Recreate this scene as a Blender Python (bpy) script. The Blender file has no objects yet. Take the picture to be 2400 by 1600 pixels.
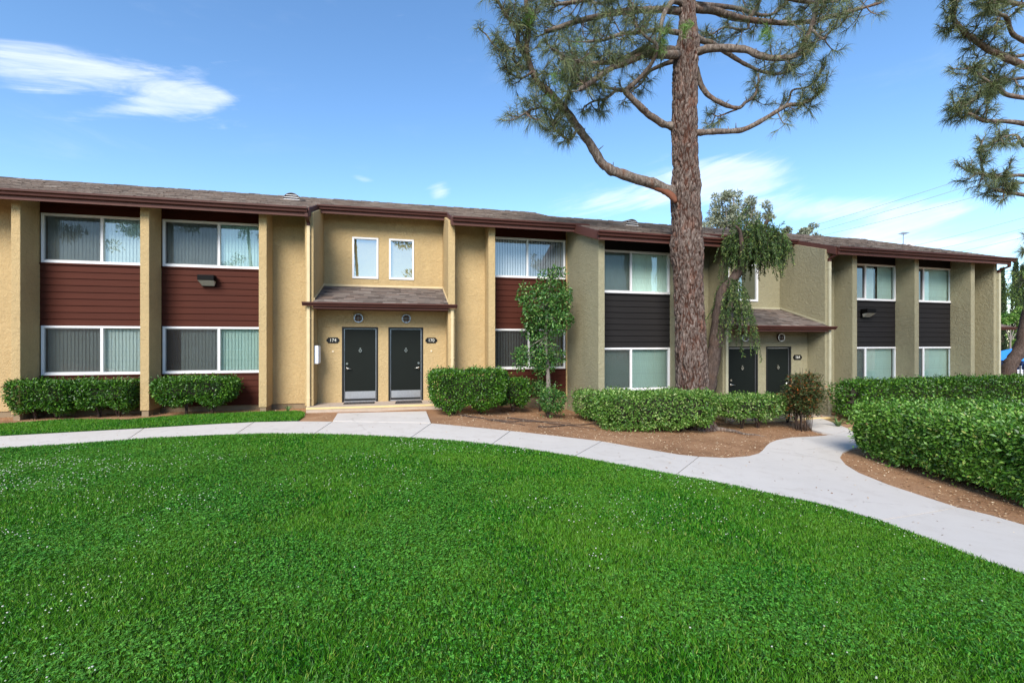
import bpy, bmesh, math, random
import numpy as np
from mathutils import Vector, Matrix, noise, geometry

R = math.radians
rng = np.random.default_rng(7)
random.seed(7)
SC = bpy.context.scene
COL = SC.collection

# ------------------------------------------------------------------ camera
F_PX = 1110.0            # focal length in pixels of the 2400 px wide photograph
YAW = R(13.8)
CAM_H = 1.85
HOR = 803.0
cam_d = bpy.data.cameras.new('camera')
cam_d.sensor_width = 36.0
cam_d.lens = 36.0 * F_PX / 2400.0
cam_d.shift_y = (HOR - 800.0) / 2400.0
cam_d.clip_start = 0.05
cam_d.clip_end = 2000
cam = bpy.data.objects.new('camera', cam_d)
cam.location = (0, 0, CAM_H)
cam.rotation_euler = (R(90), 0, -YAW)
COL.objects.link(cam)
SC.camera = cam

# ------------------------------------------------------------------ light
SUN_EL, SUN_AZ = R(36), R(206)      # azimuth clockwise from +Y: behind the camera, a little to the left
SC.view_settings.view_transform = 'Standard'
SC.view_settings.look = 'None'
SC.view_settings.gamma = 1.0
SC.view_settings.use_curve_mapping = False
SC.view_settings.exposure = 0.84

world = bpy.data.worlds.new('World')
SC.world = world
world.use_nodes = True


def build_world():
    nt = world.node_tree
    N, L = nt.nodes, nt.links
    N.clear()

    def node(t, **kw):
        n = N.new(t)
        for k, v in kw.items():
            setattr(n, k, v)
        return n

    def math_(op, a, b=None, clamp=False):
        n = node('ShaderNodeMath', operation=op, use_clamp=clamp)
        for i, x in enumerate((a, b)):
            if x is None:
                continue
            if isinstance(x, (int, float)):
                n.inputs[i].default_value = x
            else:
                L.new(x, n.inputs[i])
        return n.outputs[0]

    def smooth(x, lo, hi):
        n = node('ShaderNodeMapRange', interpolation_type='SMOOTHSTEP')
        L.new(x, n.inputs[0])
        n.inputs[1].default_value = lo
        n.inputs[2].default_value = hi
        return n.outputs[0]

    out = node('ShaderNodeOutputWorld')
    bg = node('ShaderNodeBackground')
    bg.inputs['Strength'].default_value = 0.138
    sky = node('ShaderNodeTexSky', sky_type='NISHITA')
    sky.sun_disc = False
    sky.sun_elevation = SUN_EL
    sky.sun_rotation = SUN_AZ
    sky.altitude = 0
    sky.air_density = 1.0
    sky.dust_density = 0.25
    sky.ozone_density = 1.6
    tc = node('ShaderNodeTexCoord')
    sep = node('ShaderNodeSeparateXYZ')
    L.new(tc.outputs['Generated'], sep.inputs[0])
    x, y, z = sep.outputs
    az = math_('ARCTAN2', x, y)                       # radians clockwise from +Y
    el = math_('ARCSINE', z)
    # wispy texture: noise in (azimuth, elevation) stretched sideways
    comb = node('ShaderNodeCombineXYZ')
    L.new(math_('MULTIPLY', az, 2.2), comb.inputs[0])
    L.new(math_('MULTIPLY', el, 7.5), comb.inputs[1])
    n1 = node('ShaderNodeTexNoise')
    n1.inputs['Scale'].default_value = 1.5
    n1.inputs['Detail'].default_value = 7
    n1.inputs['Roughness'].default_value = 0.6
    n1.inputs['Distortion'].default_value = 0.5
    L.new(comb.outputs[0], n1.inputs['Vector'])
    fine = n1.outputs[0]
    comb2 = node('ShaderNodeCombineXYZ')
    L.new(math_('MULTIPLY', az, 5.5), comb2.inputs[0])
    L.new(math_('MULTIPLY', el, 16.0), comb2.inputs[1])
    n2 = node('ShaderNodeTexNoise')
    n2.inputs['Scale'].default_value = 1.0
    n2.inputs['Detail'].default_value = 6
    n2.inputs['Roughness'].default_value = 0.62
    n2.inputs['Distortion'].default_value = 0.8
    L.new(comb2.outputs[0], n2.inputs['Vector'])
    fine2 = n2.outputs[0]

    def blob(a0, e0, sa, se, tilt=0.0):
        """soft elongated patch of cloud centred on a direction"""
        da = math_('SUBTRACT', az, R(a0))
        de = math_('SUBTRACT', el, R(e0))
        ct, st = math.cos(R(tilt)), math.sin(R(tilt))
        p = math_('ADD', math_('MULTIPLY', da, ct), math_('MULTIPLY', de, st))
        q = math_('SUBTRACT', math_('MULTIPLY', de, ct), math_('MULTIPLY', da, st))
        p = math_('DIVIDE', p, R(sa))
        q = math_('DIVIDE', q, R(se))
        d = math_('ADD', math_('MULTIPLY', p, p), math_('MULTIPLY', q, q))
        return math_('POWER', 2.718, math_('MULTIPLY', d, -1.0))

    def add(*xs):
        s = xs[0]
        for t in xs[1:]:
            s = math_('ADD', s, t)
        return s

    shape = add(blob(-33.5, 21.9, 5.5, 2.2, 12),
                blob(-27.5, 23.4, 6.0, 1.7, 4),
                math_('MULTIPLY', blob(-21.5, 23.3, 4.5, 1.6, -4), 0.8),
                blob(-25.0, 21.0, 7.5, 0.85, 24),
                math_('MULTIPLY', blob(-20.0, 22.6, 4.0, 1.2, 26), 0.8),
                math_('MULTIPLY', blob(-19.0, 25.8, 3.0, 0.7, 28), 0.55),
                math_('MULTIPLY', blob(-13.0, 28.6, 7.0, 1.1, 8), 0.36),
                math_('MULTIPLY', blob(-9.0, 25.6, 7.0, 1.2, 14), 0.26),
                math_('MULTIPLY', blob(2.0, 33.0, 9.0, 1.6, -8), 0.26))
    comb3 = node('ShaderNodeCombineXYZ')            # fine fibres drawn out along the streaks
    L.new(math_('ADD', math_('MULTIPLY', az, 4.0), math_('MULTIPLY', el, 3.0)), comb3.inputs[0])
    L.new(math_('SUBTRACT', math_('MULTIPLY', el, 34.0), math_('MULTIPLY', az, 9.0)), comb3.inputs[1])
    n3 = node('ShaderNodeTexNoise')
    n3.inputs['Scale'].default_value = 1.0
    n3.inputs['Detail'].default_value = 8
    n3.inputs['Roughness'].default_value = 0.65
    n3.inputs['Distortion'].default_value = 1.2
    L.new(comb3.outputs[0], n3.inputs['Vector'])
    nn = math_('ADD', math_('MULTIPLY', n3.outputs[0], 0.55), math_('MULTIPLY', fine2, 0.45))
    nn = math_('DIVIDE', math_('SUBTRACT', nn, 0.32), 0.36, True)
    wisp = math_('MULTIPLY', smooth(math_('SUBTRACT', math_('MULTIPLY', shape, 1.25), math_('MULTIPLY', math_('SUBTRACT', 1.0, nn), 1.55)), -0.25, 1.2), math_('ADD', math_('MULTIPLY', nn, 0.52), 0.16))
    low = add(math_('MULTIPLY', blob(38.0, 17.6, 7.0, 1.9, -10), 1.15),
              math_('MULTIPLY', blob(29.0, 16.4, 12.0, 2.0, 6), 0.75),
              math_('MULTIPLY', blob(53.0, 10.9, 4.2, 1.2, 12), 1.2),
              math_('MULTIPLY', blob(47.0, 13.2, 11.0, 1.3, -8), 0.75),
              math_('MULTIPLY', blob(58.0, 8.6, 8.0, 1.4, -3), 0.7),
              math_('MULTIPLY', blob(5.2, 17.6, 1.5, 1.1, 10), 0.75),
              math_('MULTIPLY', blob(-3.5, 18.2, 1.3, 0.4, 0), 0.7))
    lowm = math_('MULTIPLY', smooth(math_('SUBTRACT', math_('MULTIPLY', low, 1.55), math_('MULTIPLY', math_('SUBTRACT', 1.0, nn), 1.1)), -0.15, 1.1), math_('ADD', math_('MULTIPLY', nn, 0.46), 0.22))
    # thin high cloud over the rest of the dome, so that the sky behind goes on like the sky in view
    gen = math_('MULTIPLY', smooth(fine, 0.55, 0.95), 0.16)
    mask = math_('MAXIMUM', math_('MAXIMUM', wisp, lowm), gen, True)
    hsv = node('ShaderNodeHueSaturation')
    hsv.inputs['Saturation'].default_value = 1.14
    hsv.inputs['Value'].default_value = 1.0
    L.new(sky.outputs[0], hsv.inputs['Color'])
    tint = node('ShaderNodeMix', data_type='RGBA', blend_type='MULTIPLY')
    tint.inputs[0].default_value = 1.0
    tint.inputs[7].default_value = (0.96, 1.02, 1.06, 1)
    L.new(hsv.outputs[0], tint.inputs[6])
    mix = node('ShaderNodeMix', data_type='RGBA')
    L.new(mask, mix.inputs[0])
    L.new(tint.outputs[2], mix.inputs[6])
    mix.inputs[7].default_value = (5.3, 5.5, 5.9, 1)
    L.new(mix.outputs[2], bg.inputs['Color'])
    L.new(bg.outputs[0], out.inputs['Surface'])


build_world()

sun_d = bpy.data.lights.new('sun', 'SUN')
sun_d.energy = 3.3
sun_d.angle = R(31)
sun_d.color = (1.0, 0.945, 0.85)
sun = bpy.data.objects.new('sun', sun_d)
sdir = Vector((math.sin(SUN_AZ) * math.cos(SUN_EL), math.cos(SUN_AZ) * math.cos(SUN_EL), math.sin(SUN_EL)))
sun.rotation_euler = (-sdir).to_track_quat('-Z', 'Y').to_euler()
sun.location = (0, -5, 30)
COL.objects.link(sun)

# ------------------------------------------------------------------ geometry of the view (photo pixel -> place)
FWD = Vector((math.sin(YAW), math.cos(YAW), 0))
RGT = Vector((math.cos(YAW), -math.sin(YAW), 0))
CAMP = Vector((0, 0, CAM_H))


def ray(px, py):
    return FWD + RGT * ((px - 1200.0) / F_PX) - Vector((0, 0, (py - HOR) / F_PX))


def at(px, py, d):
    return CAMP + ray(px, py) * d


def sstep(a, b, x):
    t = min(1.0, max(0.0, (x - a) / (b - a)))
    return t * t * (3 - 2 * t)


def g(x, y):
    """height of the ground: level on the left, stepping down half a metre to the right"""
    return -0.5 * sstep(0.5, 9.5, x)


def gnd(px, py):
    r = ray(px, py)
    d = 8.0
    for _ in range(60):
        p = CAMP + r * d
        d2 = (g(p.x, p.y) - CAM_H) / r.z
        d = 0.5 * d + 0.5 * d2
    p = CAMP + r * d
    return Vector((p.x, p.y, g(p.x, p.y)))


# ------------------------------------------------------------------ mesh helpers
def tag(o, label=None, cat=None, group=None, kind=None):
    if label:
        o['label'] = label
    if cat:
        o['category'] = cat
    if group:
        o['group'] = group
    if kind:
        o['kind'] = kind
    return o


def empty(name, loc=(0, 0, 0), rz=0.0):
    o = bpy.data.objects.new(name, None)
    o.empty_display_size = 0.2
    o.location = loc
    o.rotation_euler = (0, 0, rz)
    COL.objects.link(o)
    return o


def link(name, me, mat=None, parent=None, loc=None):
    o = bpy.data.objects.new(name, me)
    if mat is not None and not me.materials:
        me.materials.append(mat)
    COL.objects.link(o)
    if parent is not None:
        o.parent = parent
    if loc is not None:
        o.location = loc
    return o


class MB:
    def __init__(s):
        s.v = []
        s.f = []

    def add(s, vs, fs):
        n = len(s.v)
        s.v.extend([tuple(v) for v in vs])
        s.f.extend([tuple(i + n for i in f) for f in fs])
        return s

    def box(s, x0, x1, y0, y1, z0, z1):
        vs = [(x0, y0, z0), (x1, y0, z0), (x1, y1, z0), (x0, y1, z0), (x0, y0, z1), (x1, y0, z1), (x1, y1, z1), (x0, y1, z1)]
        fs = [(0, 3, 2, 1), (4, 5, 6, 7), (0, 1, 5, 4), (1, 2, 6, 5), (2, 3, 7, 6), (3, 0, 4, 7)]
        return s.add(vs, fs)

    def prism_x(s, x0, x1, yz):
        """polygon in the y-z plane pulled along x"""
        n = len(yz)
        vs = [(x0, y, z) for y, z in yz] + [(x1, y, z) for y, z in yz]
        fs = [tuple(range(n)), tuple(range(2 * n - 1, n - 1, -1))]
        for i in range(n):
            j = (i + 1) % n
            fs.append((i, i + n, j + n, j))
        return s.add(vs, fs)

    def prism_y(s, y0, y1, xz):
        n = len(xz)
        vs = [(x, y0, z) for x, z in xz] + [(x, y1, z) for x, z in xz]
        fs = [tuple(range(n)), tuple(range(2 * n - 1, n - 1, -1))]
        for i in range(n):
            j = (i + 1) % n
            fs.append((i, i + n, j + n, j))
        return s.add(vs, fs)

    def tube(s, pts, rad, seg=8, cap=True):
        pts = [Vector(p) for p in pts]
        if isinstance(rad, (int, float)):
            rad = [rad] * len(pts)
        n0 = len(s.v)
        up = None
        for i, p in enumerate(pts):
            a = pts[max(0, i - 1)]
            b = pts[min(len(pts) - 1, i + 1)]
            t = (b - a)
            if t.length < 1e-9:
                t = Vector((0, 0, 1))
            t.normalize()
            if up is None:
                up = Vector((0, 0, 1)) if abs(t.z) < 0.9 else Vector((1, 0, 0))
            u = (up - t * up.dot(t))
            if u.length < 1e-6:
                u = t.orthogonal()
            u.normalize()
            up = u
            w = t.cross(u)
            for k in range(seg):
                an = 2 * math.pi * k / seg
                s.v.append(tuple(p + (u * math.cos(an) + w * math.sin(an)) * rad[i]))
        for i in range(len(pts) - 1):
            for k in range(seg):
                k2 = (k + 1) % seg
                a = n0 + i * seg
                s.f.append((a + k, a + k2, a + seg + k2, a + seg + k))
        if cap:
            s.f.append(tuple(n0 + k for k in reversed(range(seg))))
            a = n0 + (len(pts) - 1) * seg
            s.f.append(tuple(a + k for k in range(seg)))
        return s

    def disc_y(s, cx, cz, y0, y1, r, seg=24):
        return s.prism_y(y0, y1, [(cx + r * math.cos(2 * math.pi * k / seg), cz + r * math.sin(2 * math.pi * k / seg)) for k in range(seg)])

    def ring_y(s, cx, cz, y0, y1, r0, r1, seg=24):
        n0 = len(s.v)
        for k in range(seg):
            an = 2 * math.pi * k / seg
            c, q = math.cos(an), math.sin(an)
            for r, y in ((r0, y0), (r1, y0), (r1, y1), (r0, y1)):
                s.v.append((cx + r * c, y, cz + r * q))
        for k in range(seg):
            a, b = n0 + 4 * k, n0 + 4 * ((k + 1) % seg)
            for i in range(4):
                j = (i + 1) % 4
                s.f.append((a + i, a + j, b + j, b + i))
        return s

    def mesh(s, name, smooth=False, recalc=True):
        me = bpy.data.meshes.new(name)
        me.from_pydata(s.v, [], s.f)
        if recalc:
            bm = bmesh.new()
            bm.from_mesh(me)
            bmesh.ops.recalc_face_normals(bm, faces=bm.faces)
            bm.to_mesh(me)
            bm.free()
        if smooth:
            me.polygons.foreach_set('use_smooth', [True] * len(me.polygons))
        me.update()
        return me

    def build(s, name, mat, parent=None, smooth=False, loc=None):
        return link(name, s.mesh(name, smooth), mat, parent, loc)


def bevel(o, w, seg=1):
    m = o.modifiers.new('edge', 'BEVEL')
    m.width = w
    m.segments = seg
    m.limit_method = 'ANGLE'
    return o


def np_mesh(name, verts, faces, mat, parent=None, smooth=False):
    """fast mesh from arrays; all faces have the same number of corners"""
    me = bpy.data.meshes.new(name)
    nv, (nf, k) = len(verts), faces.shape
    me.vertices.add(nv)
    me.vertices.foreach_set('co', np.asarray(verts, np.float32).ravel())
    me.loops.add(nf * k)
    me.loops.foreach_set('vertex_index', np.asarray(faces, np.int32).ravel())
    me.polygons.add(nf)
    me.polygons.foreach_set('loop_start', np.arange(0, nf * k, k, dtype=np.int32))
    try:
        me.polygons.foreach_set('loop_total', np.full(nf, k, np.int32))
    except Exception:
        pass
    if smooth:
        me.polygons.foreach_set('use_smooth', np.ones(nf, bool))
    me.update(calc_edges=True)
    return link(name, me, mat, parent)


# ------------------------------------------------------------------ materials
MATS = {}


class Mat:
    def __init__(s, name, rough=0.8, spec=0.3, metal=0.0):
        s.m = bpy.data.materials.new(name)
        s.m.use_nodes = True
        s.nt = s.m.node_tree
        s.N, s.L = s.nt.nodes, s.nt.links
        s.b = s.N['Principled BSDF']
        s.b.inputs['Roughness'].default_value = rough
        s.b.inputs['Specular IOR Level'].default_value = spec
        s.b.inputs['Metallic'].default_value = metal
        s.tc = s.N.new('ShaderNodeTexCoord')
        MATS[name] = s.m

    def noise(s, scale, detail=4, rough=0.55, coord='Object', stretch=None, dist=0.0):
        n = s.N.new('ShaderNodeTexNoise')
        n.inputs['Scale'].default_value = scale
        n.inputs['Detail'].default_value = detail
        n.inputs['Roughness'].default_value = rough
        n.inputs['Distortion'].default_value = dist
        s.L.new(s.vec(coord, stretch), n.inputs['Vector'])
        return n.outputs[0]

    def vec(s, coord='Object', stretch=None):
        if stretch is None:
            return s.tc.outputs[coord]
        mp = s.N.new('ShaderNodeMapping')
        mp.inputs['Scale'].default_value = stretch
        s.L.new(s.tc.outputs[coord], mp.inputs['Vector'])
        return mp.outputs[0]

    def voronoi(s, scale, stretch=None, feature='F1', coord='Object', rnd=1.0):
        n = s.N.new('ShaderNodeTexVoronoi')
        n.feature = feature
        n.inputs['Scale'].default_value = scale
        n.inputs['Randomness'].default_value = rnd
        s.L.new(s.vec(coord, stretch), n.inputs['Vector'])
        return n

    def ramp(s, fac, stops):
        n = s.N.new('ShaderNodeValToRGB')
        e = n.color_ramp.elements
        while len(e) < len(stops):
            e.new(0.5)
        for i, (p, c) in enumerate(stops):
            e[i].position = p
            e[i].color = (c[0], c[1], c[2], 1)
        s.L.new(fac, n.inputs[0])
        return n.outputs[0]

    def rng(s, x, a, b, c=0.0, d=1.0):
        n = s.N.new('ShaderNodeMapRange')
        s.L.new(x, n.inputs[0])
        for i, v in enumerate((a, b, c, d)):
            n.inputs[i + 1].default_value = v
        return n.outputs[0]

    def mix(s, fac, a, b, mode='MIX'):
        n = s.N.new('ShaderNodeMix')
        n.data_type = 'RGBA'
        n.blend_type = mode
        for i, x in ((0, fac), (6, a), (7, b)):
            if isinstance(x, (int, float)):
                n.inputs[i].default_value = x
            elif isinstance(x, tuple):
                n.inputs[i].default_value = (x[0], x[1], x[2], 1)
            else:
                s.L.new(x, n.inputs[i])
        return n.outputs[2]

    def col(s, x):
        if isinstance(x, tuple):
            s.b.inputs['Base Color'].default_value = (x[0], x[1], x[2], 1)
        else:
            s.L.new(x, s.b.inputs['Base Color'])
        return s

    def bump(s, h, strength=0.3, dist=0.01):
        n = s.N.new('ShaderNodeBump')
        n.inputs['Strength'].default_value = strength
        n.inputs['Distance'].default_value = dist
        s.L.new(h, n.inputs['Height'])
        s.L.new(n.outputs[0], s.b.inputs['Normal'])
        return s

    def island(s):
        n = s.N.new('ShaderNodeNewGeometry')
        return n.outputs['Random Per Island']

    def objrand(s):
        n = s.N.new('ShaderNodeObjectInfo')
        return n.outputs['Random']

    def translucent(s, colour, amount):
        t = s.N.new('ShaderNodeBsdfTranslucent')
        if isinstance(colour, tuple):
            t.inputs[0].default_value = (*colour, 1)
        else:
            s.L.new(colour, t.inputs[0])
        m = s.N.new('ShaderNodeMixShader')
        m.inputs[0].default_value = amount
        s.L.new(s.b.outputs[0], m.inputs[1])
        s.L.new(t.outputs[0], m.inputs[2])
        s.L.new(m.outputs[0], s.N['Material Output'].inputs['Surface'])
        return s


def srgb(r, gg, b):
    def f(c):
        c /= 255.0
        return c / 12.92 if c <= 0.04045 else ((c + 0.055) / 1.055) ** 2.4
    return (f(r), f(gg), f(b))


def mul(c, k):
    return tuple(min(1.0, x * k) for x in c)


def stucco(name, base, stain):
    m = Mat(name, 0.92, 0.15)
    big = m.noise(0.7, 4, 0.6)
    c = m.mix(m.rng(big, 0.3, 0.75), mul(base, 1.06), mul(base, 0.88))
    streak = m.noise(1.6, 5, 0.65, stretch=(1.0, 1.0, 0.22))
    c = m.mix(m.rng(streak, 0.56, 0.86, 0, 0.40), c, stain)
    fine = m.noise(22, 3, 0.6)
    c = m.mix(m.rng(fine, 0.40, 0.72, 0, 0.42), c, mul(base, 0.70))
    patch = m.noise(2.6, 6, 0.7, dist=1.0)
    c = m.mix(m.rng(patch, 0.52, 0.70, 0, 0.30), c, mul(base, 1.14))
    m.col(c)
    h = m.noise(9, 5, 0.6, dist=0.8)
    h2 = m.noise(55, 3, 0.6)
    hh = m.mix(0.45, h, h2)
    m.bump(hh, 1.0, 0.05)
    return m.m


TAN = srgb(191, 165, 121)
OLIVE = srgb(154, 147, 120)
stucco('tan_stucco', TAN, srgb(142, 118, 84))
stucco('olive_stucco', OLIVE, srgb(95, 95, 80))


def painted(name, base, rough=0.55, var=0.12, grain=None, spec=0.35):
    m = Mat(name, rough, spec)
    n = m.noise(3.0, 4, 0.6, stretch=grain)
    c = m.mix(m.rng(n, 0.3, 0.75), mul(base, 1 + var), mul(base, 1 - var))
    d = m.noise(14, 4, 0.7)
    c = m.mix(m.rng(d, 0.62, 0.85, 0, 0.25), c, mul(base, 0.6))
    m.col(c)
    m.bump(m.noise(30, 3, 0.6, stretch=grain), 0.12, 0.004)
    return m.m


painted('tan_trim', srgb(202, 180, 140))
painted('olive_trim', srgb(172, 166, 140))
painted('white_vinyl', srgb(226, 224, 224), 0.4, 0.03)
painted('gutter_brown', srgb(74, 42, 35), 0.5, 0.1, spec=0.2)
painted('fascia_brown', srgb(88, 56, 49), 0.6, 0.1, spec=0.2)
painted('door_paint', srgb(23, 27, 24), 0.55, 0.06, spec=0.12)
painted('black_frame', srgb(24, 24, 24), 0.45, 0.05)
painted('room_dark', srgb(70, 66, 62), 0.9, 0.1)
painted('white_box', srgb(232, 232, 236), 0.45, 0.02)
painted('lamp_black', srgb(14, 13, 13), 0.6, 0.05, spec=0.1)
painted('plate_black', srgb(14, 14, 15), 0.4, 0.03)
painted('plate_number', srgb(222, 218, 205), 0.5, 0.02)
painted('cream_edge', srgb(214, 190, 138), 0.7, 0.06)
painted('far_white', srgb(205, 208, 216), 0.7, 0.05)
painted('tarp_blue', srgb(60, 150, 235), 0.6, 0.05)
painted('tarp_navy', srgb(28, 50, 92), 0.6, 0.05)
painted('wire', srgb(120, 125, 135), 0.7, 0.02)


def siding(name, base):
    m = Mat(name, 0.7, 0.12)
    n = m.noise(2.0, 5, 0.6, stretch=(0.35, 1, 5))
    r = m.objrand()
    c = m.mix(m.rng(n, 0.3, 0.75), mul(base, 1.14), mul(base, 0.84))
    c = m.mix(m.rng(r, 0, 1, 0, 0.35), c, mul(base, 0.8))
    m.col(c)
    m.bump(m.noise(26, 4, 0.6, stretch=(0.1, 1, 3)), 0.15, 0.004)
    return m.m


siding('red_siding', srgb(72, 35, 25))
siding('charcoal_siding', srgb(37, 35, 35))


def shingle_mat():
    m = Mat('shingle', 0.93, 0.15)
    r = m.island()
    c = m.ramp(r, [(0.0, srgb(74, 65, 60)), (0.3, srgb(94, 84, 78)), (0.6, srgb(114, 104, 97)), (0.85, srgb(104, 88, 79)), (1.0, srgb(136, 126, 118))])
    gr = m.noise(90, 2, 0.5)
    c = m.mix(m.rng(gr, 0.35, 0.7, 0, 0.35), c, srgb(70, 60, 55))
    m.col(c)
    m.bump(gr, 0.3, 0.004)


shingle_mat()


def glass_mat(name, floor):
    m = Mat(name)
    N, L = m.N, m.L
    N.remove(m.b)
    tr = N.new('ShaderNodeBsdfTransparent')
    tr.inputs[0].default_value = (0.86, 0.95, 0.92, 1)
    gl = N.new('ShaderNodeBsdfGlossy')
    gl.inputs[0].default_value = (0.92, 0.97, 1.0, 1)
    gl.inputs['Roughness'].default_value = 0.008
    fr = N.new('ShaderNodeFresnel')
    fr.inputs['IOR'].default_value = 1.55
    bump = N.new('ShaderNodeBump')
    bump.inputs['Strength'].default_value = 0.03
    bump.inputs['Distance'].default_value = 0.01
    nz = N.new('ShaderNodeTexNoise')
    nz.inputs['Scale'].default_value = 2.5
    L.new(m.tc.outputs['Object'], nz.inputs['Vector'])
    L.new(nz.outputs[0], bump.inputs['Height'])
    L.new(bump.outputs[0], gl.inputs['Normal'])
    mp = N.new('ShaderNodeMapRange')
    L.new(fr.outputs[0], mp.inputs[0])
    mp.inputs[1].default_value = 0.0
    mp.inputs[2].default_value = 1.0
    mp.inputs[3].default_value = floor
    mp.inputs[4].default_value = 1.0
    mx = N.new('ShaderNodeMixShader')
    L.new(mp.outputs[0], mx.inputs[0])
    L.new(tr.outputs[0], mx.inputs[1])
    L.new(gl.outputs[0], mx.inputs[2])
    L.new(mx.outputs[0], N['Material Output'].inputs['Surface'])


def screen_mat():
    # insect screen: fine dark mesh that lets part of the light through
    s = Mat('insect_screen', 0.9, 0.1)
    s.col(srgb(64, 62, 62))
    t2 = s.N.new('ShaderNodeBsdfTransparent')
    x2 = s.N.new('ShaderNodeMixShader')
    x2.inputs[0].default_value = 0.52
    s.L.new(t2.outputs[0], x2.inputs[1])
    s.L.new(s.b.outputs[0], x2.inputs[2])
    s.L.new(x2.outputs[0], s.N['Material Output'].inputs['Surface'])


glass_mat('glass', 0.11)
glass_mat('coated_glass', 0.30)
screen_mat()


def simple(name, base, rough, metal=0.0, spec=0.5):
    m = Mat(name, rough, spec, metal)
    n = m.noise(20, 3)
    m.col(m.mix(m.rng(n, 0.3, 0.7), mul(base, 1.08), mul(base, 0.9)))
    return m.m


simple('blind_pale', srgb(226, 227, 224), 0.85)
simple('blind_mint', srgb(220, 233, 225), 0.85)
simple('blind_lilac', srgb(196, 188, 196), 0.7)
simple('blind_grey', srgb(150, 150, 148), 0.7)
simple('brushed_steel', srgb(200, 202, 206), 0.34, 0.9)
simple('satin_nickel', srgb(210, 208, 200), 0.28, 1.0)
simple('lens_glass', srgb(190, 188, 176), 0.35)
simple('lamp_globe', srgb(112, 106, 96), 0.3)
simple('vent_slat', srgb(214, 210, 210), 0.5)
simple('doormat', srgb(70, 64, 62), 0.95)
simple('rubber_dark', srgb(30, 29, 28), 0.9)


def concrete(name, base, dirt):
    m = Mat(name, 0.9, 0.2)
    big = m.noise(0.55, 4, 0.6)
    c = m.mix(m.rng(big, 0.3, 0.75), mul(base, 1.04), mul(base, 0.92))
    bl = m.noise(2.4, 7, 0.72, dist=0.6)
    c = m.mix(m.rng(bl, 0.50, 0.76, 0, 0.7), c, dirt)
    cr = m.voronoi(0.33, feature='DISTANCE_TO_EDGE')
    wob = m.noise(5.0, 5, 0.7)
    c = m.mix(m.rng(m.mix(0.06, cr.outputs['Distance'], wob), 0.034, 0.028, 0, 0.35), c, mul(dirt, 0.6))
    sp = m.noise(120, 2, 0.5)
    c = m.mix(m.rng(sp, 0.4, 0.75, 0, 0.18), c, mul(base, 0.78))
    r = m.objrand()
    c = m.mix(m.rng(r, 0, 1, 0, 0.5), c, mul(base, 0.87))
    m.col(c)
    m.bump(m.mix(0.5, m.noise(70, 4, 0.7, stretch=(1, 0.15, 1)), m.noise(10, 4)), 0.22, 0.006)
    return m.m


concrete('path_concrete', srgb(207, 199, 190), srgb(178, 167, 155))
concrete('stoop_concrete', srgb(186, 168, 150), srgb(130, 112, 96))
concrete('foundation', srgb(140, 122, 98), srgb(80, 66, 52))


def soil_mat():
    m = Mat('soil', 0.97, 0.1)
    a = m.noise(0.8, 5, 0.65)
    c = m.ramp(a, [(0.25, srgb(120, 89, 65)), (0.5, srgb(155, 118, 88)), (0.75, srgb(180, 143, 110))])
    b = m.noise(7, 6, 0.75)
    c = m.mix(m.rng(b, 0.5, 0.85, 0, 0.5), c, srgb(108, 80, 60))
    p = m.noise(48, 3, 0.6)
    c = m.mix(m.rng(p, 0.60, 0.78, 0, 0.45), c, srgb(196, 166, 136))
    m.col(c)
    m.bump(m.mix(0.5, m.noise(9, 6, 0.7), p), 0.7, 0.03)


soil_mat()


def leafy(name, stops, rough=0.5, trans=0.28, spec=0.35, tcol=None, low=None):
    m = Mat(name, rough, spec)
    r = m.island()
    c = m.ramp(r, [(p, srgb(*k)) for p, k in stops])
    if low is not None:
        nz = m.noise(low[0], 3, 0.6)
        c = m.mix(m.rng(nz, 0.38, 0.68, 0, low[1]), c, srgb(*low[2]))
    m.col(c)
    t = m.mix(1.0, c, tcol or (0.9, 1.0, 0.45), 'MULTIPLY')
    m.translucent(t, trans)
    return m.m


leafy('grass_blade', [(0.0, (16, 56, 6)), (0.35, (38, 104, 13)), (0.7, (72, 150, 26)), (0.93, (120, 178, 52)), (1.0, (166, 178, 82))],
      0.42, 0.35, 0.3, low=(0.75, 0.65, (108, 156, 44)))
leafy('clover_leaf', [(0.0, (16, 58, 10)), (0.5, (46, 118, 24)), (1.0, (110, 174, 66))], 0.5, 0.15, 0.3, low=(0.75, 0.4, (104, 156, 52)))
leafy('clover_flower', [(0.0, (176, 184, 160)), (1.0, (222, 224, 208))], 0.8, 0.2, 0.2, tcol=(1, 1, 1))
leafy('hedge_leaf', [(0.0, (30, 62, 14)), (0.35, (56, 102, 26)), (0.7, (92, 140, 46)), (0.95, (142, 176, 84)), (1.0, (172, 160, 96))], 0.40, 0.14, 0.45, low=(1.7, 0.45, (116, 160, 58)))
leafy('boxwood_leaf', [(0.0, (18, 42, 8)), (0.45, (38, 78, 14)), (0.8, (70, 118, 26)), (1.0, (124, 162, 58))], 0.40, 0.14, 0.45, low=(2.2, 0.45, (86, 136, 36)))
leafy('pale_leaf', [(0.0, (36, 74, 20)), (0.4, (66, 110, 34)), (0.8, (112, 150, 62)), (1.0, (182, 196, 128))], 0.45, 0.22, 0.4, low=(2.0, 0.4, (124, 162, 72)))
leafy('tree_leaf', [(0.0, (36, 72, 28)), (0.5, (62, 108, 44)), (0.85, (98, 142, 66)), (1.0, (150, 172, 96))], 0.42, 0.25, 0.45)
leafy('nandina_leaf', [(0.0, (40, 56, 26)), (0.5, (68, 84, 44)), (0.80, (104, 112, 68)), (0.86, (140, 78, 40)), (0.93, (170, 86, 40)), (1.0, (100, 120, 70))], 0.5, 0.22, 0.3)
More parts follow.
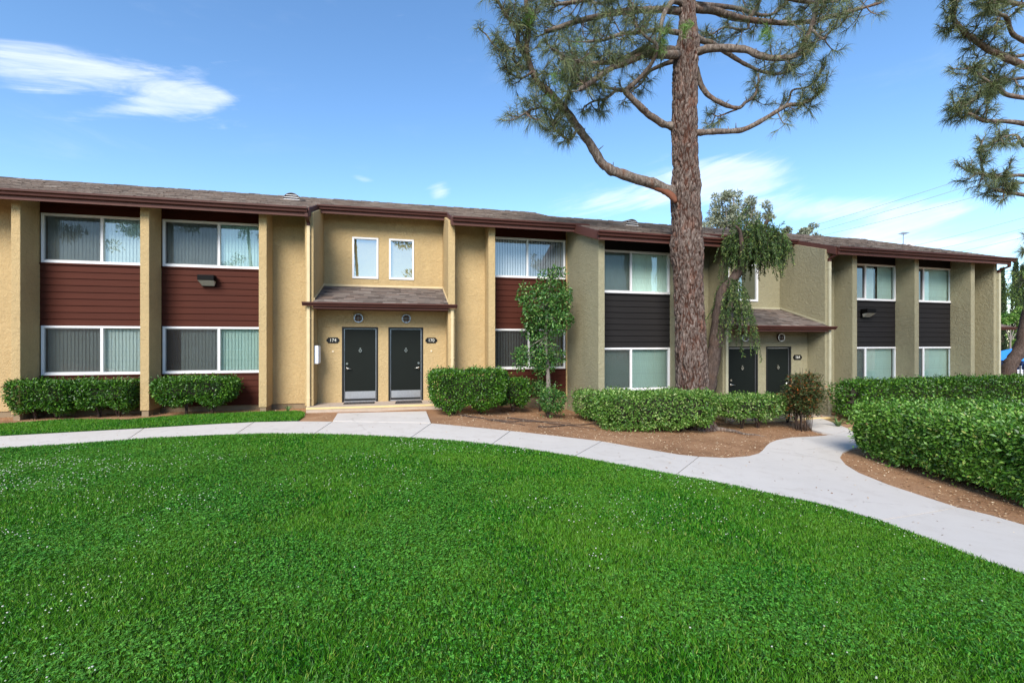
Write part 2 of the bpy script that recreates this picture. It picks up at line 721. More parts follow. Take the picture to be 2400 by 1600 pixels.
leafy('pine_needle', [(0.0, (68, 80, 56)), (0.5, (102, 114, 80)), (0.85, (132, 144, 100)), (1.0, (160, 152, 106))], 0.5, 0.18, 0.3)
leafy('pine_needle_fresh', [(0.0, (78, 112, 52)), (0.6, (112, 148, 76)), (1.0, (150, 172, 104))], 0.5, 0.25, 0.3)
leafy('weeping_leaf', [(0.0, (40, 62, 32)), (0.5, (68, 94, 48)), (0.85, (104, 130, 66)), (1.0, (150, 158, 84))], 0.5, 0.25, 0.3)
leafy('eucalyptus_leaf', [(0.0, (104, 112, 94)), (0.5, (140, 146, 126)), (1.0, (182, 184, 164))], 0.5, 0.25, 0.3)
leafy('cypress_leaf', [(0.0, (40, 52, 36)), (0.6, (58, 74, 50)), (1.0, (82, 96, 66))], 0.6, 0.15, 0.2)
leafy('strap_leaf', [(0.0, (64, 92, 50)), (0.6, (104, 130, 78)), (1.0, (150, 164, 112))], 0.5, 0.25, 0.3)
leafy('litter', [(0.0, (110, 78, 54)), (0.4, (156, 122, 88)), (0.8, (206, 180, 146)), (1.0, (226, 208, 178))], 0.9, 0.1, 0.15, tcol=(1, 0.9, 0.7))


def turf_mat():
    m = Mat('turf', 0.95, 0.1)
    a = m.noise(0.55, 4, 0.6)
    c = m.mix(m.rng(a, 0.35, 0.7), srgb(18, 46, 8), srgb(44, 80, 20))
    b = m.noise(60, 4, 0.7)
    c = m.mix(m.rng(b, 0.4, 0.75, 0, 0.6), c, srgb(24, 52, 16))
    m.col(c)
    m.bump(b, 0.8, 0.02)


turf_mat()


def bark_mat(name, stops, red, s=1.0):
    m = Mat(name, 0.93, 0.15)
    v = m.voronoi(9.0 * s, stretch=(1.0, 1.0, 0.24))
    n = m.noise(14 * s, 6, 0.7, stretch=(1, 1, 0.35), dist=0.6)
    c = m.ramp(n, stops)
    q = m.noise(3.0 * s, 4, 0.65, stretch=(1, 1, 0.5))
    c = m.mix(m.rng(q, 0.52, 0.72, 0, 0.6), c, red)
    m.col(c)
    m.bump(m.mix(0.55, n, m.noise(40 * s, 4, 0.7, stretch=(1, 1, 0.3))), 1.0, 0.03)
    return m.m




def pine_bark():
    """grey plates parted by red-brown fissures; the plates themselves are in the mesh"""
    m = Mat('pine_bark', 0.93, 0.15)
    at_ = m.N.new('ShaderNodeAttribute')
    at_.attribute_name = 'plate'
    n = m.noise(16, 6, 0.75, stretch=(1, 1, 0.4), dist=0.6)
    pl = m.ramp(n, [(0.30, srgb(52, 42, 38)), (0.45, srgb(90, 76, 70)), (0.58, srgb(122, 108, 100)), (0.76, srgb(182, 170, 162))])
    q = m.noise(5.0, 4, 0.65, stretch=(1, 1, 0.5))
    pl = m.mix(m.rng(q, 0.54, 0.74, 0, 0.6), pl, srgb(134, 84, 64))
    fi = m.mix(m.rng(n, 0.35, 0.65), srgb(44, 33, 28), srgb(88, 56, 44))
    m.col(m.mix(m.rng(at_.outputs['Fac'], 0.12, 0.42), fi, pl))
    vo = m.voronoi(26, stretch=(1, 1, 0.28), feature='DISTANCE_TO_EDGE')
    m.bump(m.mix(0.5, m.mix(0.5, n, vo.outputs['Distance']), m.noise(45, 4, 0.7, stretch=(1, 1, 0.3))), 1.0, 0.05)


pine_bark()
bark_mat('limb_bark', [(0.3, srgb(56, 46, 40)), (0.48, srgb(104, 92, 84)), (0.7, srgb(152, 140, 130))], srgb(118, 82, 64), 1.3)
bark_mat('dark_bark', [(0.25, srgb(48, 40, 36)), (0.5, srgb(78, 66, 60)), (0.8, srgb(116, 102, 94))], srgb(96, 74, 62), 1.6)
bark_mat('grey_bark', [(0.25, srgb(88, 82, 76)), (0.5, srgb(128, 120, 112)), (0.8, srgb(166, 158, 150))], srgb(112, 98, 86), 1.6)
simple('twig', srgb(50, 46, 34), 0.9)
simple('fresh_cut_bark', srgb(112, 72, 56), 0.95, 0, 0.1)
M = MATS

# ------------------------------------------------------------------ ground, lawn, path
def sheet_mesh(name, poly, step, zoff, skirt=0.0, wav=0.0):
    """ground-following sheet with the outline poly (list of (x, y))"""
    P = [Vector((p[0], p[1])) for p in poly]
    # densify the outline
    out = []
    for i, a in enumerate(P):
        b = P[(i + 1) % len(P)]
        n = max(1, int((b - a).length / (step * 1.0)))
        for k in range(n):
            out.append(a.lerp(b, k / n))
    nb = len(out)
    xs = [p.x for p in out]
    ys = [p.y for p in out]

    def inside(x, y):
        c = False
        j = nb - 1
        for i in range(nb):
            yi, yj = ys[i], ys[j]
            if (yi > y) != (yj > y) and x < (xs[j] - xs[i]) * (y - yi) / (yj - yi) + xs[i]:
                c = not c
            j = i
        return c
    pts = list(out)
    x = min(xs) + step * 0.5
    while x < max(xs):
        y = min(ys) + step * 0.5
        while y < max(ys):
            if inside(x, y):
                if min((q.x - x) ** 2 + (q.y - y) ** 2 for q in out) > (0.35 * step) ** 2:
                    pts.append(Vector((x, y)))
            y += step
        x += step
    edges = [(i, (i + 1) % nb) for i in range(nb)]
    vs, es, fs, ov, oe, of = geometry.delaunay_2d_cdt(pts, edges, [list(range(nb))], 1, 1e-5)
    mb = MB()
    zz = [g(v.x, v.y) + zoff + (wav * noise.noise(Vector((v.x * 0.5, v.y * 0.5, 3.1))) if wav else 0.0) for v in vs]
    mb.v = [(v.x, v.y, z) for v, z in zip(vs, zz)]
    mb.f = [tuple(f) for f in fs]
    if skirt:
        cnt = {}
        for f in mb.f:
            for i in range(len(f)):
                a, b = f[i], f[(i + 1) % len(f)]
                cnt.setdefault((min(a, b), max(a, b)), []).append((a, b))
        low = {}
        for k, l in cnt.items():
            if len(l) == 1:
                a, b = l[0]
                for q in (a, b):
                    if q not in low:
                        low[q] = len(mb.v)
                        x_, y_, z_ = mb.v[q]
                        mb.v.append((x_, y_, z_ - skirt))
                mb.f.append((b, a, low[a], low[b]))
    return mb.mesh(name)


def ground():
    # near grid that follows the slope, then a wide apron to the horizon
    xs = [-400, -150, -60, -30] + [-20 + 0.5 * i for i in range(101)] + [40, 60, 150, 400]
    ys = [-400, -150, -40] + [-15 + 0.5 * i for i in range(101)] + [45, 60, 150, 400]
    mb = MB()
    for y in ys:
        for x in xs:
            w = 0.0
            if 5 < y < 14 and -12 < x < 20:
                w = 0.018 * noise.noise(Vector((x * 0.9, y * 0.9, 0)))
            mb.v.append((x, y, g(x, y) + w - 0.02))
    nx = len(xs)
    for j in range(len(ys) - 1):
        for i in range(nx - 1):
            a = j * nx + i
            mb.f.append((a, a + 1, a + nx + 1, a + nx))
    o = mb.build('ground', M['soil'], smooth=True)
    tag(o, kind='structure')


ground()


def gp(*pts):
    return [(lambda v: (v.x, v.y))(gnd(*p)) for p in pts]


def slide(a, b, d):
    """a moved d metres towards b"""
    a, b = Vector(a), Vector(b)
    return tuple(a + (b - a).normalized() * d)


UP = {  # far edge of the path between joints (photo pixels), LO: near edge
    0: [(-420, 1052), (-200, 1037), (0, 1023), (180, 1013), (337, 1004.5)],
    1: [(337, 1004.5), (470, 996.5), (595, 990)],
    2: [(595, 990), (690, 988), (779, 988.6)],
    3: [(779, 988.6), (900, 989), (1010.5, 992.8)],
    4: [(1010.5, 992.8), (1100, 1001), (1196, 1010.5)],
    5: [(1196, 1010.5), (1300, 1022), (1410, 1035)],
    6: [(1410, 1035), (1522, 1054.7), (1590, 1066), (1638, 1071)],
    7: [(1638, 1071), (1703, 1074), (1755, 1069.7), (1778, 1063.5), (1788, 1056), (1796, 1045.5), (1805, 1038), (1820, 1032), (1855, 1025.6), (1910, 1023), (1951, 1019.5),
        (1993, 1008), (2040, 1022), (2030, 1046), (2001, 1050.7), (1975, 1061), (1968, 1073), (1982, 1090), (2013, 1109), (2082, 1137), (2185, 1171), (2244, 1190)],
    8: [(2244, 1190), (2323, 1209), (2400, 1231.5), (2560, 1285), (2800, 1375)],
}
LO = {
    0: [(-420, 1092), (-200, 1071), (0, 1052), (187, 1040), (298, 1031.5)],
    1: [(298, 1031.5), (371, 1027), (470, 1021), (552, 1018.3)],
    2: [(552, 1018.3), (646, 1017), (735, 1018)],
    3: [(735, 1018), (830, 1020.5), (900, 1024), (962, 1027)],
    4: [(962, 1027), (1067, 1034), (1152, 1042.5)],
    5: [(1152, 1042.5), (1250, 1055), (1346, 1070)],
    6: [(1346, 1070), (1460, 1091), (1584, 1114)],
    7: [(1584, 1114), (1700, 1135), (1789, 1154), (1944, 1187), (2061, 1221)],
    8: [(2061, 1221), (2185, 1268), (2289, 1309), (2400, 1347), (2600, 1425), (2800, 1505)],
}


def paths():
    root = empty('path', (0, 0, 0))
    tag(root, kind='structure')
    for k in sorted(UP):
        up, lo = gp(*UP[k]), gp(*LO[k])
        if k > 0:
            u0, l0 = up[0], lo[0]
            up[0] = slide(u0, up[1], 0.009)
            lo[0] = slide(l0, lo[1], 0.009)
        if k < 8:
            up[-1] = slide(up[-1], up[-2], 0.009)
            lo[-1] = slide(lo[-1], lo[-2], 0.009)
        me = sheet_mesh('slab', up + lo[::-1], 0.45, 0.012, 0.09)
        link('slab', me, M['path_concrete'], root)
    w1 = gp((780, 988.0), (791.5, 969.5), (998.6, 964.8), (1009.5, 992.2))
    w1 = [(x, y + 0.012) for x, y in w1]
    link('slab', sheet_mesh('slab', w1, 0.45, 0.018, 0.09), M['path_concrete'], root)
    w2 = gp((1951, 1018.8), (1925, 1014), (1903, 1008), (1893, 996), (1888, 985), (1925, 981), (1960, 994), (1993, 1007.2))
    link('slab', sheet_mesh('slab', w2, 0.4, 0.018, 0.09), M['path_concrete'], root)


paths()

LAWN_EDGE = sum([gp(*LO[k])[:-1] for k in range(9)], []) + gp(LO[8][-1])
LAWN_EDGE = [(x, y - 0.025) for x, y in LAWN_EDGE]
LAWN = LAWN_EDGE + [(9.0, -6.0), (40.0, -70.0), (-70.0, -70.0), (-13.0, -2.0)]
lawn = link('lawn', sheet_mesh('lawn', LAWN, 1.6, 0.014, 0.05), M['turf'])
tag(lawn, kind='structure')
STRIP = gp((-420, 1030), (-200, 1010), (0, 994), (170, 982), (296, 984), (374, 977), (510, 969.5), (600, 966), (700, 963.7), (714, 967), (712, 976), (697, 986.5),
           (600, 989.2), (470, 995.3), (337, 1003.3), (180, 1011.5), (0, 1021.5), (-200, 1035.5), (-420, 1050))
strip = link('lawn_strip', sheet_mesh('lawn_strip', STRIP, 0.5, 0.010, 0.05), M['turf'])
tag(strip, kind='structure')

# ------------------------------------------------------------------ buildings
SL = 0.333            # roof pitch
EAVE_Y, EAVE_Z = -0.30, 5.44
RIDGE_Y, BACK_Y = 4.95, 10.2
F_Y, U_Y = 0.65, 1.80  # face of the recessed bays, face of the upper entry wall
Z0 = 0.13             # foot of the stucco
WT = (1.018, 2.284, 3.89, 5.15)  # lower sill, lower head, upper sill, upper head


def zr(y):
    return EAVE_Z + SL * (y - EAVE_Y)


class Frame:
    def __init__(s, o, th):
        s.o = Vector(o)
        s.th = th
        s.inv = Matrix.Rotation(-th, 2)

    def lx(s, px, y):
        """local x of the photo column px on the plane local y"""
        d = ray(px, HOR)
        c = s.inv @ Vector((-s.o.x, -s.o.y))
        dd = s.inv @ Vector((d.x, d.y))
        t = (y - c.y) / dd.y
        return c.x + t * dd.x

    def world(s, x, y, z=0.0):
        v = Matrix.Rotation(s.th, 2) @ Vector((x, y))
        return Vector((s.o.x + v.x, s.o.y + v.y, s.o.z + z))


def shingles(name, parent, x0, x1, ya, za, yb, zb, seed):
    """real overlapping shingle tabs on the slope from (ya, za) up to (yb, zb), joined"""
    r = random.Random(seed)
    L = math.hypot(yb - ya, zb - za)
    dy, dz = (yb - ya) / L, (zb - za) / L
    ny, nz = -dz, dy
    V, Fc = [], []
    expo = 0.125
    n = int(math.ceil(L / expo))
    for i in range(n):
        s0 = i * expo
        s1 = min(L, s0 + expo * 1.25)
        x = x0 - r.random() * 0.3
        while x < x1:
            w = r.choice((0.16, 0.22, 0.30, 0.36))
            a, b = max(x0, x + 0.004), min(x1, x + w)
            x += w
            if b - a < 0.02:
                continue
            t = r.choice((0.012, 0.014, 0.020, 0.024))
            k = len(V)
            sj = s0 - r.random() * 0.008
            for s_, h in ((sj, 0.001), (sj, t), (s1, 0.006)):
                yy, zz = ya + dy * s_ + ny * h, za + dz * s_ + nz * h
                V.append((a, yy, zz))
                V.append((b, yy, zz))
            Fc += [(k, k + 1, k + 3, k + 2), (k + 2, k + 3, k + 5, k + 4)]
    o = np_mesh(name, np.array(V), np.array(Fc), M['shingle'], parent)
    tag(o, kind='stuff')
    return o


def k_gutter(mb, x0, x1, yb, zt, h=0.12, d=0.125):
    prof = [(yb, zt), (yb, zt - h), (yb - d * 0.55, zt - h), (yb - d * 0.62, zt - h * 0.55), (yb - d, zt - h * 0.35), (yb - d, zt + 0.004), (yb - d + 0.018, zt + 0.004), (yb - d + 0.018, zt - 0.012), (yb - 0.006, zt - 0.012)]
    mb.prism_x(x0, x1, prof)


_slat_cache = {}


def slat_mesh(w, h, ang, mat):
    key = (round(w, 3), round(h, 3), round(ang, 2), mat)
    if key not in _slat_cache:
        c, s = math.cos(ang), math.sin(ang)
        vs = []
        for z in (0, h):
            for t, bow in ((-0.5, 0), (0, 0.006), (0.5, 0)):
                vs.append((t * w * c - bow * s, t * w * s + bow * c, z))
        me = bpy.data.meshes.new('slat')
        me.from_pydata(vs, [], [(0, 1, 4, 3), (1, 2, 5, 4)])
        me.materials.append(M[mat])
        _slat_cache[key] = me
    return _slat_cache[key]


def window(b, x0, x1, z0, z1, y, blind='blind_pale', ang=0.3, sw=0.10, pitch=0.082, skip=(), mull=0.5, screen='left', label=None, blindr=None, glass='glass'):
    """sliding window: frame > pane, mullion, insect screen, blind slats"""
    fw = 0.055
    m = MB()
    yf, yb = y - 0.028, y + 0.075
    m.box(x0, x1, yf, yb, z0, z0 + fw + 0.012)
    m.box(x0, x1, yf, yb, z1 - fw, z1)
    m.box(x0, x0 + fw, yf + 0.001, yb, z0 + fw + 0.012, z1 - fw)
    m.box(x1 - fw, x1, yf + 0.001, yb, z0 + fw + 0.012, z1 - fw)
    w = m.build('window', M['white_vinyl'], b)
    bevel(w, 0.004)
    if label:
        w['label'] = label
    a, c = x0 + fw, x1 - fw
    lo, hi = z0 + fw + 0.012, z1 - fw
    if mull:
        mx = a + (c - a) * mull
        MB().box(mx - 0.027, mx + 0.027, yf + 0.006, yb - 0.01, lo, hi).build('mullion', M['white_vinyl'], w)
        panes = [(a, mx - 0.027), (mx + 0.027, c)]
    else:
        panes = [(a, c)]
    for i, (p, q) in enumerate(panes):
        MB().add([(p, y + 0.03, lo), (q, y + 0.03, lo), (q, y + 0.03, hi), (p, y + 0.03, hi)], [(0, 1, 2, 3)]).build('pane', M[glass], w)
    if mull and screen:
        p, q = panes[0] if screen == 'left' else panes[1]
        e = 0.022
        fr = MB()
        fr.box(p, q, y + 0.002, y + 0.016, lo, lo + e).box(p, q, y + 0.002, y + 0.016, hi - e, hi)
        fr.box(p, p + e, y + 0.002, y + 0.016, lo + e, hi - e).box(q - e, q, y + 0.002, y + 0.016, lo + e, hi - e)
        fr.build('screen_frame', M['fascia_brown'] if False else M['blind_grey'], w)
        MB().add([(p + e, y + 0.009, lo + e), (q - e, y + 0.009, lo + e), (q - e, y + 0.009, hi - e), (p + e, y + 0.009, hi - e)], [(0, 1, 2, 3)]).build('insect_screen', M['insect_screen'], w)
    if blind:
        h = hi - lo + 0.01
        rnd = random.Random(int(x0 * 100) + int(z0 * 37))
        k, n = 0, int((c - a) / pitch)
        for k in range(n + 1):
            x = a + (k + 0.5) * pitch
            if x > c:
                break
            t = (x - a) / (c - a)
            if any(s0 <= t <= s1 for s0, s1 in skip):
                continue
            bl = blind
            if blindr and t > mull:
                bl = blindr
            an = -ang + rnd.choice((-0.08, 0, 0, 0.05, 0.1))
            link('slat', slat_mesh(sw, h, an, bl), None, w, (x, y + 0.13, lo - 0.005))
    return w


def boards(b, x0, x1, z0, z1, y, mat, n):
    """lap siding: a panel with each board a piece of its own"""
    p = MB().box(x0, x1, y + 0.012, y + 0.05, z0, z1).build('siding', M[mat], b)
    h = (z1 - z0) / n
    me = MB().add([(x0 + 0.002, y - 0.016, 0), (x1 - 0.002, y - 0.016, 0), (x1 - 0.002, y + 0.004, h - 0.004), (x0 + 0.002, y + 0.004, h - 0.004),
                   (x0 + 0.002, y + 0.011, 0), (x1 - 0.002, y + 0.011, 0), (x1 - 0.002, y + 0.011, h - 0.004), (x0 + 0.002, y + 0.011, h - 0.004)],
                  [(0, 1, 2, 3), (0, 4, 5, 1), (3, 2, 6, 7), (0, 3, 7, 4), (1, 5, 6, 2), (4, 7, 6, 5)]).mesh('board')
    for k in range(n):
        link('board', me, M[mat], p, (0, 0, z0 + k * h + 0.002))
    return p


def bay(b, x0, x1, side_mat, st, wins, cavity=True):
    """recessed bay between two piers: siding, windows, and the rooms behind"""
    zl, zm, zu, zt = WT
    y = F_Y
    boards(b, x0, x1, Z0, zl - 0.035, y, side_mat, 5)
    boards(b, x0, x1, zm + 0.004, zu - 0.045, y, side_mat, 9)
    boards(b, x0, x1, zt + 0.004, zr(y) - 0.16, y, side_mat, 2)
    MB().box(x0, x1, y - 0.035, y + 0.02, zl - 0.034, zl - 0.001).build('sill_trim', M[side_mat], b)
    MB().box(x0, x1, y - 0.035, y + 0.02, zu - 0.044, zu - 0.001).build('sill_trim', M[side_mat], b)
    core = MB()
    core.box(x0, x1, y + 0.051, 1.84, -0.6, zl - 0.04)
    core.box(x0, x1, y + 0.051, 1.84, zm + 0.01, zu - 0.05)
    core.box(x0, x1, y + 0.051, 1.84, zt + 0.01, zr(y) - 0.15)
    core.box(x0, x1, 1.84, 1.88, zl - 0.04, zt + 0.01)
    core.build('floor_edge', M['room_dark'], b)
    for w in wins:
        window(b, y=y, **w)


def downspout(b, x, y, mat, zt, z0=0.02, lower=0.0):
    """square downspout: brown elbow from the gutter, painted pipe down the wall"""
    m = MB()
    m.box(x - 0.042, x + 0.042, y - 0.075, y - 0.004, z0, zt)
    for z in (z0 + 0.35, (z0 + zt) * 0.5, zt - 0.25):
        m.box(x - 0.055, x + 0.055, y - 0.079, y - 0.003, z, z + 0.028)
    bevel(m.build('downspout', M[mat], b), 0.006)


def elbow(b, x, y, zt, ytop):
    m = MB()
    a = [(y - 0.075, zt), (y - 0.004, zt), (y - 0.004, zt + 0.10), (ytop + 0.035, zt + 0.20), (ytop + 0.035, zt + 0.30), (ytop - 0.035, zt + 0.30), (ytop - 0.035, zt + 0.17), (y - 0.075, zt + 0.08)]
    m.prism_x(x - 0.04, x + 0.04, a)
    m.build('downspout_elbow', M['gutter_brown'], b)


def door(b, x0, x1, z0, z1, y, handle, st_mat, wide_jamb, label):
    """frame > leaf with knocker, kick plate, lever and deadbolt"""
    fr = MB()
    jl, jr = (0.055, wide_jamb) if handle == 'left' else (0.055, wide_jamb)
    fr.box(x0, x0 + jl, y - 0.03, y + 0.10, z0, z1).box(x1 - jr, x1, y - 0.03, y + 0.10, z0, z1)
    fr.box(x0 + jl, x1 - jr, y - 0.03, y + 0.10, z1 - 0.05, z1)
    d = fr.build('door', M['black_frame'], b)
    d['label'] = label
    a, c = x0 + jl, x1 - jr
    ws = MB()
    ws.box(a, a + 0.016, y + 0.012, y + 0.03, z0 + 0.05, z1 - 0.05).box(c - 0.016, c, y + 0.012, y + 0.03, z0 + 0.05, z1 - 0.05)
    ws.box(a + 0.016, c - 0.016, y + 0.012, y + 0.03, z1 - 0.066, z1 - 0.05)
    ws.box(a, c, y - 0.045, y + 0.06, z0, z0 + 0.028)
    ws.build('weather_strip', M['brushed_steel'], d)
    a, c = a + 0.018, c - 0.018
    MB().box(a, c, y + 0.022, y + 0.065, z0 + 0.065, z1 - 0.068).build('leaf', M['door_paint'], d)
    MB().box(a + 0.008, c - 0.008, y + 0.016, y + 0.0215, z0 + 0.085, z0 + 0.30).build('kick_plate', M['brushed_steel'], d)
    MB().box(a, c, y + 0.01, y + 0.0215, z0 + 0.035, z0 + 0.078).build('door_sweep', M['rubber_dark'], d)
    hx = a + 0.065 if handle == 'left' else c - 0.065
    sg = 1 if handle == 'left' else -1
    zh = z0 + 0.97
    hd = MB()
    hd.disc_y(hx, zh, y - 0.012, y + 0.022, 0.036, 16)
    hd.tube([(hx, y - 0.012, zh), (hx, y - 0.05, zh), (hx + sg * 0.03, y - 0.055, zh), (hx + sg * 0.12, y - 0.05, zh - 0.008)], [0.014, 0.014, 0.013, 0.010], 8)
    hd.build('handle', M['satin_nickel'], d, True)
    MB().disc_y(hx, zh + 0.14, y - 0.014, y + 0.022, 0.032, 16).build('deadbolt', M['satin_nickel'], d)
    kx, kz = (a + c) / 2, z0 + 1.50
    kn = MB()
    kn.disc_y(kx, kz + 0.055, y - 0.004, y + 0.022, 0.018, 12)
    kn.ring_y(kx, kz - 0.012, y - 0.016, y + 0.002, 0.024, 0.044, 16)
    kn.disc_y(kx, kz - 0.055, y - 0.018, y + 0.022, 0.014, 10)
    kn.build('knocker', M['satin_nickel'], d)
    return d


def prism_wall(mb, x0, x1, y0, y1, zlo, drop=0.13):
    mb.prism_x(x0, x1, [(y0, zlo), (y1, zlo), (y1, zr(y1) - drop), (y0, zr(y0) - drop)])


def entry(b, xl, xr, wl, wr, st, trim, doors, wins, ds_left, ds_right):
    """recessed entry between two wing walls: doors below, canopy roof, small windows above"""
    # walls
    m = MB()
    stz = 0.125
    z_can = 3.60
    # upper wall with two openings
    zb, zt = WT[2] - 0.02, 5.17
    xs = [xl]
    for w in wins:
        xs += [w[0], w[1]]
    xs.append(xr)
    top = zr(U_Y) - 0.13
    for i in range(0, len(xs), 2):
        m.box(xs[i], xs[i + 1], U_Y, U_Y + 0.16, 3.2, top)
    for w in wins:
        m.box(w[0], w[1], U_Y, U_Y + 0.16, 3.2, zb)
        m.box(w[0], w[1], U_Y, U_Y + 0.16, zt, top)
    # door wall
    xs = [xl]
    for d in doors:
        xs += [d['x0'], d['x1']]
    xs.append(xr)
    dz1 = doors[0]['z1']
    for i in range(0, len(xs), 2):
        m.box(xs[i], xs[i + 1], F_Y, F_Y + 0.16, 0.0, dz1)
    m.box(xl, xr, F_Y, F_Y + 0.16, dz1, 3.02)
    bevel(m.build('entry_wall', M[st], b), 0.006)
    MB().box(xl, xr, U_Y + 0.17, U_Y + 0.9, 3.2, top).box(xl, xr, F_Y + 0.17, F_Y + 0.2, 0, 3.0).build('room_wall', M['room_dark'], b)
    for d in doors:
        door(b, d['x0'], d['x1'], stz + 0.006, dz1, F_Y + 0.03, d['handle'], st, d['jamb'], d['label'])
    for w in wins:
        window(b, w[0], w[1], zb, zt, U_Y, blind=None, mull=None, screen=None, glass='coated_glass')
    # canopy
    ya, za = -0.12, 2.95
    yb_, zb_ = U_Y - 0.004, z_can
    c = MB()
    c.prism_x(xl + 0.004, xr - 0.004, [(ya, za), (yb_, zb_), (yb_, zb_ - 0.10), (ya, za - 0.10)])
    can = c.build('canopy', M['fascia_brown'], b)
    shingles('canopy_shingles', can, xl + 0.006, xr - 0.006, ya, za, yb_, zb_, 5)
    gt = MB()
    k_gutter(gt, wl - 0.04, wr + 0.04, ya - 0.002, za - 0.005, 0.10, 0.11)
    gt.build('canopy_gutter', M['gutter_brown'], can)
    f = MB()
    f.box(xl + 0.003, xr - 0.003, ya + 0.001, ya + 0.03, za - 0.17, za - 0.101)
    f.box(xl + 0.003, xr - 0.003, ya + 0.031, F_Y - 0.003, za - 0.165, za - 0.155)
    f.build('canopy_soffit', M['fascia_brown'], can)
    fl = MB()
    fl.box(xl + 0.003, xr - 0.003, U_Y - 0.028, U_Y - 0.003, z_can + 0.012, z_can + 0.075)
    fl.build('flashing', M[trim], b)
    sf = MB()
    for x, s in ((xl, 1), (xr, -1)):
        e0, e1 = sorted((x + s * 0.003, x + s * 0.02))
        sf.prism_x(e0, e1, [(0.02, za + 0.07), (yb_ - 0.03, zb_ + 0.025), (yb_ - 0.03, zb_ + 0.085), (0.02, za + 0.13)])
    sf.build('flashing', M[trim], b)
    # stoop
    s = MB().box(xl + 0.002, xr - 0.002, -0.001, F_Y - 0.003, -0.6, stz).box(wl + 0.09, wr - 0.09, -0.34, -0.002, -0.6, stz)
    stp = s.build('stoop', M['stoop_concrete'], b)
    MB().box(wl + 0.09, wr - 0.09, -0.352, -0.341, stz - 0.05, stz + 0.003).build('painted_edge', M['cream_edge'], stp)
    for x in ds_left:
        downspout(b, x, 0.0, trim, 5.02, -0.02)
        elbow(b, x, 0.0, 5.02, -0.33)
    for x in ds_right:
        downspout(b, x, 0.0, trim, 2.80, -0.02)


